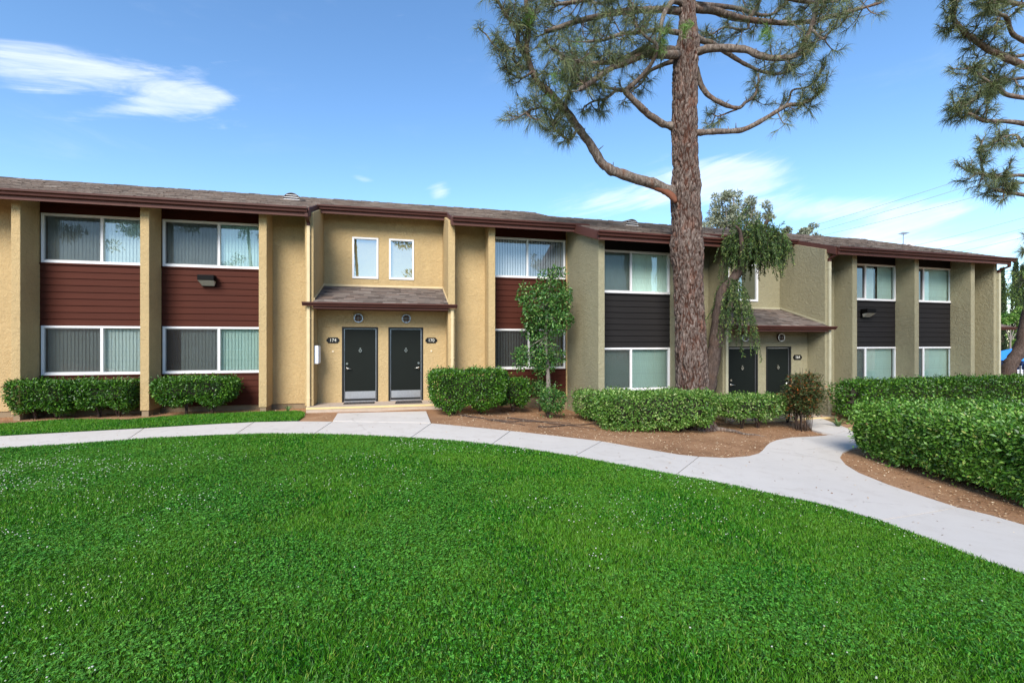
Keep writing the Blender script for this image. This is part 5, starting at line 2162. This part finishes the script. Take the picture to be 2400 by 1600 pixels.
def cypress(px, ytop, ybase_d, w, label, seed):
    d0 = ybase_d
    k = d0 / F_PX
    b = at(px, HOR, d0)
    b.z = g(b.x, b.y)
    top = at(px, ytop, d0).z - b.z
    root = empty('cypress_tree', b)
    tag(root, label, 'tree', 'cypress trees beyond the olive building')
    MB().tube([(0, 0, -0.2), (0, 0, top * 0.9)], [0.16, 0.03], 7).build('trunk', M['dark_bark'], root, True)
    n = 2600
    t = rng.random(n) ** 0.8
    rr = w * k * (0.25 + 0.75 * np.sin(np.pi * np.clip(0.12 + 0.88 * (1 - t), 0, 1) * 0.55)) * (1 - t) ** 0.35
    an = rng.uniform(0, 2 * math.pi, n)
    rad = rr * np.clip(1 - np.abs(rng.normal(0, 0.25, n)), 0.2, 1.1)
    P = np.stack([rad * np.cos(an), rad * np.sin(an), 0.4 + t * (top - 0.4)], 1)
    D = np.stack([np.cos(an) * 0.4, np.sin(an) * 0.4, np.ones(n)], 1) + rnd_dir(n) * 0.4
    leaf_obj('crown', P, D, rnd_dir(n), 0.28 * rng.uniform(0.6, 1.2, n), 0.10 * rng.uniform(0.7, 1.2, n), 'cypress_leaf', root)


cypress(2349, 632, 38, 9, 'short dark cypress closest to the end of the olive building', 1)
cypress(2381, 612, 40, 12, 'tall dark cypress behind the bent tree at the right edge', 2)
cypress(2397, 625, 41, 11, 'dark cypress cut by the right edge of the picture', 3)
crown_tree('background_tree', 'pale green bushy tree behind the low porch roof', 2368, 30.0,
           [(2368, 745, 26, 22, 0), (2350, 758, 18, 18, 0), (2390, 735, 22, 24, 0.5), (2395, 770, 22, 20, 0), (2375, 800, 18, 20, 0.4)], 'pale_leaf', 2600, 0.20, 0.09, 3, 5, 8)


def bent_tree():
    """thick bent trunk with drooping foliage at the right edge"""
    d0 = 18.5
    k = d0 / F_PX
    rnd = random.Random(14)
    b = at(2362, HOR, d0)
    b.z = g(b.x, b.y)
    root = empty('bent_tree', b)
    tag(root, 'bent thick-trunked tree with drooping leaves at the right edge', 'tree')

    def W(px, py, dd=0.0):
        return at(px, py, d0 + dd) - b
    t = MB()
    line = smooth_line([(0, 0, -0.1), W(2360, 900), W(2366, 860), W(2378, 838), W(2394, 815), W(2402, 775), W(2412, 725), W(2420, 680)], 6)
    m = len(line)
    lumpy_tube(t, line, [(15 - 4 * i / m) * k for i in range(m)], 12, 0.14, 5)
    t.build('trunk', M['dark_bark'], root, True)
    P, D = [], []
    tw = MB()
    hub = W(2412, 660)
    for s in range(90):
        end = W(rnd.uniform(2340, 2470), rnd.uniform(630, 690), rnd.uniform(-0.8, 0.8))
        q = smooth_line([hub, hub.lerp(end, 0.5) + Vector((0, 0, 0.12)), end], 3)
        if s % 4 == 0:
            tw.tube(q, 0.010, 4, False)
        d = Vector((rnd.gauss(0, .4), rnd.gauss(0, .4), -0.1)).normalized()
        p = end
        ln = rnd.uniform(0.3, 0.95)
        for i in range(8):
            d = (d + Vector((0, 0, -0.4))).normalized()
            p2 = p + d * ln / 8
            for j in range(5):
                P.append(p.lerp(p2, rnd.random()))
                D.append(d * 0.9 + Vector((rnd.gauss(0, 1), rnd.gauss(0, 1), rnd.gauss(0, 1))).normalized() * 0.7)
            p = p2
    tw.build('twigs', M['twig'], root)
    P, D = np.array(P), np.array(D)
    n = len(P)
    leaf_obj('crown', P, D, rnd_dir(n), 0.11 * rng.uniform(0.7, 1.3, n), 0.026 * rng.uniform(0.8, 1.3, n), 'weeping_leaf', root)


bent_tree()

# ------------------------------------------------------------------ clipped bushes and hedges
G1 = 'clipped bushes by the tan building'
shrub_px('clipped_bush', 'boxy dark bush under the leftmost window, touching the left pier', 'bush', 30, 196, 979, 0.46, 0.20, 0.92, 'boxwood_leaf', 11500, 0.056, 0.031, taper=0.72, p=7, stems=2, group=G1)
shrub_px('clipped_bush', 'boxy dark bush just left of the second pier', 'bush', 186, 322, 975, 0.40, 0.24, 0.90, 'boxwood_leaf', 9000, 0.056, 0.031, taper=0.85, p=7, stems=2, group=G1)
shrub_px('clipped_bush', 'wide flat-topped bush under the floodlight bay', 'bush', 362, 563, 970, 0.42, 0.30, 0.95, 'boxwood_leaf', 12500, 0.056, 0.031, taper=0.80, p=7, stems=2, group=G1)
shrub_px('clipped_bush', 'big square-clipped bush right of the 170 door', 'bush', 1004, 1186, 968, 0.52, 0.20, 1.15, 'boxwood_leaf', 17000, 0.060, 0.033, taper=0.86, p=8, stems=2, group=G1)
shrub_px('clipped_bush', 'rounder bush joined to the right of the square-clipped one', 'bush', 1158, 1240, 964, 0.50, 0.18, 0.95, 'boxwood_leaf', 6000, 0.060, 0.033, taper=0.78, p=3.5, stems=1, group=G1)
shrub_px('shrub', 'loose twiggy shrub in front of the small tree', 'bush', 1262, 1326, 978, 0.36, 0.10, 0.82, 'tree_leaf', 2300, 0.065, 0.034, taper=0.62, p=3, stems=1, rough=0.14, shell=0.25, sprout=0.12)
shrub_px('shrub', 'thin leaning shrub behind the small tree stem', 'bush', 1238, 1290, 962, 0.25, 0.35, 0.95, 'tree_leaf', 900, 0.065, 0.034, taper=0.6, p=2.6, stems=1, rough=0.16, shell=0.28, sprout=0.14)
G2 = 'pale clipped hedges round the pine'
shrub_px('hedge', 'small pale hedge against the olive side wall', 'hedge', 1349, 1478, 985, 0.45, 0.12, 0.82, 'pale_leaf', 5600, 0.062, 0.033, taper=0.88, p=6, stems=2, group=G2)
shrub_px('hedge', 'long pale hedge in front of the pine trunk', 'hedge', 1394, 1668, 1007, 0.50, 0.10, 0.96, 'pale_leaf', 14500, 0.066, 0.035, taper=0.88, p=6, stems=4, group=G2, rz=R(-2))
shrub_px('hedge', 'pale bush on bare legs between the pine and the red-tinged shrub', 'hedge', 1678, 1832, 1002, 0.46, 0.30, 0.90, 'pale_leaf', 7000, 0.064, 0.034, taper=0.80, p=5, stems=2, group=G2)
shrub_px('shrub', 'dark low shrub tucked behind the red-tinged shrub', 'bush', 1815, 1868, 988, 0.35, 0.10, 0.80, 'boxwood_leaf', 1500, 0.06, 0.03, taper=0.8, p=3, stems=1, rough=0.12, shell=0.2)
shrub_px('shrub', 'sprig of dark foliage left of the pine trunk foot', 'bush', 1556, 1592, 975, 0.22, 0.5, 1.08, 'boxwood_leaf', 420, 0.06, 0.03, taper=0.6, p=2.5, stems=1, rough=0.16, shell=0.25, sprout=0.1)


def hedge_line(label, a, c, depth, h, n, mat, ll, lw, group, zb=0.06, **kw):
    a, c = Vector((a[0], a[1])), Vector((c[0], c[1]))
    d = (c - a).normalized()
    nrm = Vector((-d.y, d.x))
    m = (a + c) / 2 + nrm * depth / 2
    return shrub('hedge', label, 'hedge', (m.x, m.y), math.atan2(d.y, d.x), (c - a).length / 2, depth / 2, zb, h, mat, n, ll, lw, group=group, **kw)


G3 = 'long hedges on the right'
A0, A1 = gnd(1975, 1060), gnd(2400, 1192)
dirv = (Vector((A1.x, A1.y)) - Vector((A0.x, A0.y))).normalized()
A2 = Vector((A1.x, A1.y)) + dirv * 1.6
hedge_line('big bright-leaved hedge in the right foreground beside the path', A0, A2, 3.7, 1.09, 64000, 'hedge_leaf', 0.066, 0.036, G3, taper=0.95, p=12, stems=6, rough=0.10, fw=(1.0, 0.3, 2.2, 0.05, 0.85, 0.0), sprout=0.07)
h0, h1 = FB.world(FB.lx(1992, -1.25), -1.25), FB.world(FB.lx(1992, -1.25) + 9.5, -1.25)
hedge_line('darker hedge along the olive wall, behind the big front hedge', h0, h1, 0.85, 1.18, 36000, 'boxwood_leaf', 0.072, 0.040, G3, taper=0.95, p=8, stems=5, rough=0.07)


def nandina():
    b = gnd(1880, 1006)
    rnd = random.Random(8)
    root = empty('nandina_shrub', b)
    tag(root, 'upright shrub with red-tinged leaves before the olive entry', 'bush')
    d0 = (b - CAMP).dot(FWD)
    P, D = [], []
    for s in range(34):
        an = rnd.uniform(0, 6.28)
        r = rnd.uniform(0.04, 0.26)
        lean = rnd.uniform(0.06, 0.36)
        h = rnd.uniform(0.95, 1.72)
        pts = smooth_line([(r * math.cos(an), r * math.sin(an), -0.05), (r * math.cos(an) * 1.3, r * math.sin(an) * 1.3, h * 0.5), ((r + lean) * math.cos(an), (r + lean) * math.sin(an), h)], 4)
        MB().tube(pts, [0.009 * (1 - 0.07 * i) for i in range(len(pts))], 5).build('cane', M['dark_bark'], root, True)
        for q in range(21):
            t = rnd.uniform(0.45, 1.0)
            i = min(len(pts) - 2, int(t * (len(pts) - 1)))
            p = pts[i]
            d = Vector((rnd.gauss(0, 1), rnd.gauss(0, 1), rnd.uniform(-0.1, 0.5))).normalized()
            L = rnd.uniform(0.18, 0.42)
            for j in range(15):
                u = (j + 1) / 15
                P.append(p + d * L * u + Vector((rnd.gauss(0, .035), rnd.gauss(0, .035), rnd.gauss(0, .03) - 0.08 * u * u)))
                D.append(d + Vector((rnd.gauss(0, .9), rnd.gauss(0, .9), rnd.gauss(0, .5))))
    P, D = np.array(P), np.array(D)
    n = len(P)
    N2 = unit(rnd_dir(n) * 0.7 + np.array([[0, 0, 0.8]]))
    leaf_obj('foliage', P, D, N2, 0.072 * rng.uniform(0.7, 1.3, n), 0.026 * rng.uniform(0.8, 1.3, n), 'nandina_leaf', root)


nandina()


def strap_plant(px, py, n, ln, label, mat='strap_leaf', group=None, w=0.018):
    b = gnd(px, py)
    root = empty('strap_plant', b)
    tag(root, label, 'plant', group)
    rnd = random.Random(int(px))
    for k in range(n):
        an = rnd.uniform(0, 6.28)
        L = ln * rnd.uniform(0.6, 1.15)
        up = rnd.uniform(0.5, 1.0)
        vs = []
        sx, sy = -math.sin(an) * w, math.cos(an) * w
        for i in range(6):
            t = i / 5
            r = L * t * (1.1 - up * 0.6)
            z = L * up * (t - 0.55 * t * t * (1.4 - up * 0.6)) * 1.2
            x, y = r * math.cos(an), r * math.sin(an)
            q = (1 - t) ** 0.6 + 0.05
            vs += [(x + sx * q, y + sy * q, z), (x - sx * q, y - sy * q, z)]
        me = bpy.data.meshes.new('leaf')
        me.from_pydata(vs, [], [(2 * i, 2 * i + 1, 2 * i + 3, 2 * i + 2) for i in range(5)])
        link('leaf', me, M[mat], root)


strap_plant(675, 964, 14, 0.32, 'small spiky weed at the foot of the tan wall')
strap_plant(1964, 1000, 22, 0.55, 'strap-leaved plant by the path to the olive entry', w=0.02, group='strap plants by the olive wall')
strap_plant(1988, 992, 16, 0.45, 'smaller strap-leaved plant behind the front hedge corner', w=0.02, group='strap plants by the olive wall')

# ------------------------------------------------------------------ grass, clover, litter
def in_poly(X, Y, poly):
    c = np.zeros(len(X), bool)
    n = len(poly)
    j = n - 1
    for i in range(n):
        xi, yi = poly[i]
        xj, yj = poly[j]
        if yi != yj:
            c ^= ((yi > Y) != (yj > Y)) & (X < (xj - xi) * (Y - yi) / (yj - yi) + xi)
        j = i
    return c


def gz_np(X):
    t = np.clip((X - 0.5) / 9.0, 0, 1)
    return -0.5 * t * t * (3 - 2 * t)


def scatter(poly, dens_fn, box, maxd):
    x0, x1, y0, y1 = box
    n = int((x1 - x0) * (y1 - y0) * maxd)
    X, Y = rng.uniform(x0, x1, n), rng.uniform(y0, y1, n)
    D = X * FWD.x + Y * FWD.y
    U = (X * RGT.x + Y * RGT.y) / np.maximum(D, 0.1) * F_PX
    ok = (D > 1.3) & (np.abs(U) < 1420)
    X, Y, D = X[ok], Y[ok], D[ok]
    ok = rng.random(len(X)) < dens_fn(D) / maxd
    X, Y, D = X[ok], Y[ok], D[ok]
    ok = in_poly(X, Y, poly)
    return X[ok], Y[ok], D[ok]


def low_noise(X, Y, s, seed):
    """smooth value noise on arrays, 0..1"""
    r = np.random.default_rng(seed)
    G = r.random((64, 64))
    u, v = X * s + 31.7, Y * s + 17.3
    i, j = np.floor(u).astype(int), np.floor(v).astype(int)
    fu, fv = u - i, v - j
    fu, fv = fu * fu * (3 - 2 * fu), fv * fv * (3 - 2 * fv)
    a, b = G[i % 64, j % 64], G[(i + 1) % 64, j % 64]
    c, d = G[i % 64, (j + 1) % 64], G[(i + 1) % 64, (j + 1) % 64]
    return (a * (1 - fu) + b * fu) * (1 - fv) + (c * (1 - fu) + d * fu) * fv


def grass(name, poly, dens, box, maxd, zoff, label):
    X, Y, D = scatter(poly, dens, box, maxd)
    n = len(X)
    X = X + rng.normal(0, 0.018, n)
    Y = Y + rng.normal(0, 0.018, n) + 0.012
    Z = gz_np(X) + zoff
    tall = 0.7 + 0.6 * low_noise(X, Y, 1.3, 3)
    H = rng.uniform(0.014, 0.036, n) * tall
    an = rng.uniform(0, 2 * math.pi, n)
    lean = rng.uniform(0.15, 1.15, n)
    w = (0.0024 + 0.0005 * D) * rng.uniform(0.7, 1.3, n)
    P = np.stack([X, Y, Z], 1)
    dirv_ = np.stack([np.cos(an) * lean, np.sin(an) * lean, np.ones(n)], 1)
    tip = P + dirv_ * H[:, None]
    a2 = rng.uniform(0, 2 * math.pi, n)
    S = np.stack([np.cos(a2), np.sin(a2), np.zeros(n)], 1) * w[:, None]
    v = np.stack([P - S, P + S, tip], 1).reshape(-1, 3)
    f = np.arange(3 * n).reshape(-1, 3)
    o = np_mesh(name, v, f, M['grass_blade'])
    tag(o, label, 'grass', kind='stuff')
    return n


n1 = grass('grass', LAWN, lambda D: 12500 * (2.6 / np.maximum(D, 2.6)) ** 0.95, (-12, 11, 0.8, 10.5), 12500, 0.012, 'bright green clover lawn filling the foreground')
n2 = grass('grass', STRIP, lambda D: 3200 + 0 * D, (-16, 0, 9, 14), 3200, 0.008, 'narrow strip of grass between the path and the tan building')


def clover():
    def dens(D):
        return 3000 * (3.0 / np.maximum(D, 3.0)) ** 0.8
    X, Y, D = scatter(LAWN, dens, (-12, 11, 0.8, 10.5), 3000)
    ok = rng.random(len(X)) < np.clip((low_noise(X, Y, 0.9, 9) - 0.25) * 2.2, 0.08, 1)
    X, Y, D = X[ok], Y[ok], D[ok]
    n = len(X)
    Z = gz_np(X) + 0.022 + rng.uniform(0, 0.02, n)
    P = np.stack([X, Y, Z], 1)
    N0 = unit(np.stack([np.zeros(n), np.zeros(n), np.ones(n)], 1) + rnd_dir(n) * 0.45)
    t = unit(np.cross(N0, rnd_dir(n)))
    b = np.cross(N0, t)
    Ps, Ds, Ns = [], [], []
    a0 = rng.uniform(0, 6.28, n)
    for k in range(3):
        a = a0 + k * 2.094
        Ps.append(P)
        Ds.append(t * np.cos(a)[:, None] + b * np.sin(a)[:, None])
        Ns.append(N0)
    sz = rng.uniform(0.008, 0.015, n) * (1 + 0.03 * D)
    L = np.concatenate([sz] * 3)
    o = leaf_obj('clover', np.concatenate(Ps), np.concatenate(Ds), np.concatenate(Ns), L, L * 0.9, 'clover_leaf', None)
    tag(o, 'small clover leaves mixed through the lawn', 'clover', kind='stuff')
    # white flower heads
    X, Y, D = scatter(LAWN, lambda D: 260 + 0 * D, (-12, 11, 0.8, 10.5), 260)
    m = low_noise(X, Y, 0.55, 12) * 0.6 + low_noise(X, Y, 1.6, 5) * 0.4
    left = np.clip((3.0 - X) / 9.0, 0.2, 1.0)
    ok = rng.random(len(X)) < np.clip((m - 0.46) * 3.6, 0.015, 1) * left
    X, Y, D = X[ok], Y[ok], D[ok]
    n = len(X)
    bm = bmesh.new()
    bmesh.ops.create_icosphere(bm, subdivisions=1, radius=1.0)
    bv = np.array([v.co[:] for v in bm.verts])
    bf = np.array([[v.index for v in f.verts] for f in bm.faces])
    bm.free()
    r = rng.uniform(0.0042, 0.0078, n) * np.clip(0.75 + 0.06 * D, 0.8, 1.3)
    C = np.stack([X, Y, gz_np(X) + 0.036 + rng.uniform(0, 0.016, n)], 1)
    sc = np.stack([r, r, r * 0.8], 1)
    V = (C[:, None, :] + bv[None] * sc[:, None, :] * (1 + 0.15 * rng.normal(size=(n, len(bv), 1)))).reshape(-1, 3)
    Fc = (bf[None] + (np.arange(n) * len(bv))[:, None, None]).reshape(-1, 3)
    o = np_mesh('clover_flowers', V, Fc, M['clover_flower'])
    tag(o, 'tiny white clover flower heads dotting the lawn', 'flowers', kind='stuff')


clover()

BED1 = gp((1012, 995), (1100, 1003), (1196, 1012.5), (1410, 1037), (1522, 1056.7), (1638, 1073), (1703, 1076), (1755, 1071), (1786, 1060), (1798, 1047), (1822, 1034), (1856, 1027), (1940, 1020), (1885, 985), (1500, 965), (1240, 945), (1080, 952))
BED2 = gp((2001, 1052), (1977, 1062), (1971, 1073), (1985, 1091), (2015, 1110), (2084, 1138), (2187, 1172), (2246, 1191), (2325, 1211), (2402, 1233), (2600, 1300), (2600, 1180), (2300, 1060), (2100, 1020))
BED3 = gp((0, 993), (170, 981), (296, 983), (374, 976), (510, 968.5), (700, 962.7), (760, 985), (785, 972), (740, 955), (500, 945), (200, 950), (0, 958))


def litter():
    Ps = []
    for poly, box, d in ((BED1, (0, 14, 7, 14), 130), (BED2, (4, 16, 2, 14), 150), (BED3, (-14, 0, 10, 15), 60)):
        X, Y, D = scatter(poly, lambda D: d + 0 * D, box, d)
        Ps.append(np.stack([X, Y, gz_np(X) - 0.006 + rng.uniform(0, 0.012, len(X))], 1))
    for k in UP:                                     # a few bits blown onto the path
        poly = gp(*UP[k]) + gp(*LO[k])[::-1]
        X, Y, D = scatter(poly, lambda D: 5 + 0 * D, (-14, 14, 2, 13), 5)
        Ps.append(np.stack([X, Y, gz_np(X) + 0.016], 1))
    P = np.concatenate(Ps)
    n = len(P)
    N2 = unit(np.array([[0, 0, 1.0]]) + rnd_dir(n) * 0.45)
    D = unit(np.cross(N2, rnd_dir(n)))
    o = leaf_obj('leaf_litter', P, D, N2, rng.uniform(0.018, 0.06, n), rng.uniform(0.008, 0.026, n), 'litter', None)
    tag(o, 'dry leaves and bark chips scattered over the brown soil', 'litter', kind='stuff')


litter()


def surface_roots():
    rnd = random.Random(17)
    for i, (x0, y0, x1, y1) in enumerate([(1150, 985, 1330, 990), (1185, 978, 1400, 1005), (1080, 972, 1230, 996), (1260, 1000, 1420, 990)]):
        a, c = gnd(x0, y0), gnd(x1, y1)
        pts = []
        for k in range(9):
            p = a.lerp(c, k / 8)
            p.x += rnd.uniform(-0.08, 0.08)
            p.y += rnd.uniform(-0.08, 0.08)
            p.z = g(p.x, p.y) - 0.004 + rnd.uniform(-0.008, 0.012)
            pts.append(p)
        m = MB()
        lumpy_tube(m, smooth_line(pts, 4), [0.020 * (1 - 0.02 * j) for j in range(33)], 7, 0.15)
        o = m.build('surface_root', M['dark_bark'], None, True)
        tag(o, ['longest dark root on the soil behind the path', 'dark root winding towards the pale hedges', 'short root below the square-clipped bush', 'root nearest the long pale hedge'][i], 'root', 'surface roots')


surface_roots()

# ------------------------------------------------------------------ background
def wire(name, label, p, q, d0, d1, sag):
    a, c = at(p[0], p[1], d0), at(q[0], q[1], d1)
    pts = []
    for k in range(25):
        t = k / 24
        v = a.lerp(c, t)
        v.z -= sag * 4 * t * (1 - t)
        pts.append(v)
    o = MB().tube(pts, 0.022, 5).build(name, M['wire'])
    tag(o, label, 'cable', 'overhead cables')


wire('overhead_cable', 'topmost thin cable rising to the right pine', (1700, 585), (2600, 300), 60, 48, 0.6)
wire('overhead_cable', 'thin cable just below the topmost one', (1700, 597), (2600, 325), 60, 48, 0.6)
wire('overhead_cable', 'third thin cable rising above the antenna', (1700, 602), (2600, 372), 60, 48, 0.5)
wire('overhead_cable', 'highest of the three faint cables over the roof end', (1980, 612), (2600, 452), 62, 52, 0.4)
wire('overhead_cable', 'middle of the three faint cables over the roof end', (1980, 628), (2600, 482), 62, 52, 0.4)
wire('overhead_cable', 'lowest of the three faint cables over the roof end', (2020, 633), (2600, 505), 62, 52, 0.4)


def far_house():
    d0 = 46.0
    k = d0 / F_PX
    b = at(2124, HOR, d0)
    b.z = g(b.x, b.y)
    root = empty('distant_house', b, -YAW)
    tag(root, 'pale gable peak of a distant house behind the olive roof', 'house')
    zt = at(2124, 569, d0).z - b.z
    hw = 3.2
    z0 = zt - 1.75
    MB().prism_y(0, 6, [(-hw + 0.3, 0), (hw - 0.3, 0), (hw - 0.3, z0), (0, zt - 0.12), (-hw + 0.3, z0)]).build('wall', M['far_white'], root)
    r = MB()
    for s in (-1, 1):
        r.prism_y(-0.3, 6.3, [(0, zt), (s * hw, zt - 1.9), (s * hw, zt - 2.05), (0, zt - 0.15)])
    r.build('roof', M['far_white'], root)
    an = empty('antenna', at(2117, 569, 46.2))
    tag(an, 'small television antenna on a thin mast above the roof', 'antenna')
    u = k
    MB().tube([(0, 0, -0.4), (0, 0, 24 * u)], 0.035, 6).build('mast', M['wire'], an)
    MB().tube([(-6 * u, 0, 19 * u), (10 * u, 0, 25 * u)], 0.03, 5).build('boom', M['wire'], an)
    for q in range(5):
        x = -5 + 3.4 * q
        z = 19.4 + 6 * (x + 6) / 16
        MB().tube([(x * u, -0.35, (z - 2.5) * u), (x * u, 0.35, (z + 2.5) * u)], 0.022, 5).build('element', M['wire'], an)


far_house()


def right_edge():
    # black iron fence
    d0 = 20.0
    p = at(2370, 905, d0)
    root = empty('iron_fence', (p.x, p.y, g(p.x, p.y)), R(-14))
    tag(root, 'black iron picket fence at the right edge', 'fence')
    top = at(2370, 852, d0).z - g(p.x, p.y)
    for z in (0.25, top - 0.18):
        MB().box(0, 4.0, -0.015, 0.015, z, z + 0.035).build('rail', M['lamp_black'], root)
    me = MB().box(-0.012, 0.012, -0.012, 0.012, 0.0, top).mesh('picket')
    for k in range(27):
        link('picket', me, M['lamp_black'], root, (0.08 + 0.15 * k, 0, 0))
    # white slatted gate behind
    d1 = 23.0
    q = at(2366, 905, d1)
    gz_ = g(q.x, q.y)
    r2 = empty('slatted_gate', (q.x, q.y, gz_), R(-14))
    tag(r2, 'white slatted gate seen through the iron fence', 'gate')
    t2 = at(2370, 862, d1).z - gz_
    me = MB().box(0, 3.0, -0.02, 0.02, 0, 0.07).mesh('slat')
    for k in range(9):
        link('slat', me, M['far_white'], r2, (0, 0, 0.1 + k * (t2 - 0.2) / 8.5))
    for x in (0.0, 0.45, 1.6, 2.95):
        MB().box(x, x + 0.08, -0.05, -0.021, 0, t2 + 0.1).build('post', M['far_white'], r2)
    # blue canopy
    d2 = 27.0
    c = at(2392, HOR, d2)
    r3 = empty('blue_canopy', (c.x, c.y, g(c.x, c.y)), R(-14))
    tag(r3, 'blue tent canopy behind the bent tree', 'canopy')
    z0 = at(2392, 866, d2).z - g(c.x, c.y)
    z1 = at(2392, 843, d2).z - g(c.x, c.y)
    z2 = at(2392, 812, d2).z - g(c.x, c.y)
    w = 1.6
    MB().add([(-w, -w, z1), (w, -w, z1), (w, w, z1), (-w, w, z1), (0, 0, z2)], [(0, 1, 4), (1, 2, 4), (2, 3, 4), (3, 0, 4)]).build('top', M['tarp_blue'], r3)
    v = MB()
    v.box(-w, w, -w, -w + 0.02, z0, z1).box(-w, w, w - 0.02, w, z0, z1).box(-w, -w + 0.02, -w + 0.02, w - 0.02, z0, z1).box(w - 0.02, w, -w + 0.02, w - 0.02, z0, z1)
    v.build('valance', M['tarp_navy'], r3)
    for x in (-w + 0.05, w - 0.05):
        for y in (-w + 0.05, w - 0.05):
            MB().tube([(x, y, 0), (x, y, z1)], 0.025, 6).build('leg', M['far_white'], r3)


right_edge()


# trees behind the viewer, seen only as reflections in the window glass
def mirror_tree(x, y, h, r, mat, n, label, seed, thin=False):
    b = Vector((x, y, g(x, y)))
    root = empty('mirrored_tree', b)
    tag(root, label, 'tree', 'trees reflected in the windows')
    rnd = random.Random(seed)
    line = smooth_line([(0, 0, -0.2), (0.2, 0, h * 0.4), (-0.1, 0.1, h * 0.75), (0.1, 0, h)], 5)
    m = len(line)
    MB().tube(line, [0.24 * (1 - 0.8 * i / m) for i in range(m)], 8).build('trunk', M['dark_bark'], root, True)
    lobes = []
    for k in range(6 if thin else 11):
        an = rnd.uniform(0, 6.28)
        z = h * (rnd.uniform(0.85, 1.0) if thin else rnd.uniform(0.38, 1.0))
        q = rnd.uniform(0.1, 0.7) * r
        s = r * rnd.uniform(0.3, 0.55)
        lobes.append(((q * math.cos(an), q * math.sin(an), z), (s, s, s * 0.75)))
    P, Nn = leaf_lobes(clumpy(lobes, 5, seed, (0.3, 0.5)), n, 0.4)
    D, N2 = leaf_axes(Nn, 1.0, 0.2)
    leaf_obj('crown', P, D, N2, 0.34 * rng.uniform(0.6, 1.3, n), 0.12 * rng.uniform(0.7, 1.3, n), mat, root)


mirror_tree(-33.0, -22.0, 17.0, 4.8, 'cypress_leaf', 3600, 'dark conifer reflected in the upper window nearest the left edge', 1)
mirror_tree(-22.0, -23.0, 18.0, 4.4, 'tree_leaf', 3600, 'leafy tree reflected in the upper window beside the second pier', 2)
mirror_tree(-15.0, -24.0, 18.5, 3.4, 'cypress_leaf', 2400, 'dark tree reflected right of centre in the second upper window', 3)
mirror_tree(-4.6, -22.0, 16.5, 2.0, 'cypress_leaf', 1200, 'slim tree reflected in the left small upper window', 4, True)
mirror_tree(-1.7, -22.0, 17.0, 1.9, 'cypress_leaf', 1200, 'slim tree reflected at the right side of the left small window', 5, True)
mirror_tree(1.8, -21.0, 16.5, 3.9, 'tree_leaf', 3200, 'bushy tree reflected in the right small upper window', 6)
mirror_tree(16.5, -22.0, 12.0, 4.4, 'tree_leaf', 3200, 'round tree reflected in the upper window above the small tree', 7)


def mirrored_house():
    """the long block across the lawn, behind the viewer: it shows faintly in the lower panes"""
    root = empty('apartment_building', (0, -30, 0))
    tag(root, 'tan block across the lawn, mirrored faintly in the lower window panes', 'building')
    MB().box(-55, 30, -8, 0, 0, 5.4).build('wall', M['tan_stucco'], root)
    MB().prism_x(-56, 31, [(0.6, 5.4), (-4, 7.0), (-8.6, 5.4)]).build('roof', M['shingle'], root)
    for k in range(20):
        x = -53 + 4.2 * k
        for z in (1.0, 3.8):
            w = MB().box(x, x + 2.0, 0.002, 0.05, z, z + 1.25).build('window', M['white_vinyl'], root)
            MB().box(x + 0.08, x + 1.92, 0.051, 0.06, z + 0.08, z + 1.17).build('pane', M['room_dark'], w)
    for k in range(21):
        MB().box(-54.6 + 4.2 * k, -54.2 + 4.2 * k, 0.003, 0.6, 0, 5.4).build('pier', M['tan_stucco'], root)


mirrored_house()

print('blades', n1, n2, 'objects', len(bpy.data.objects))
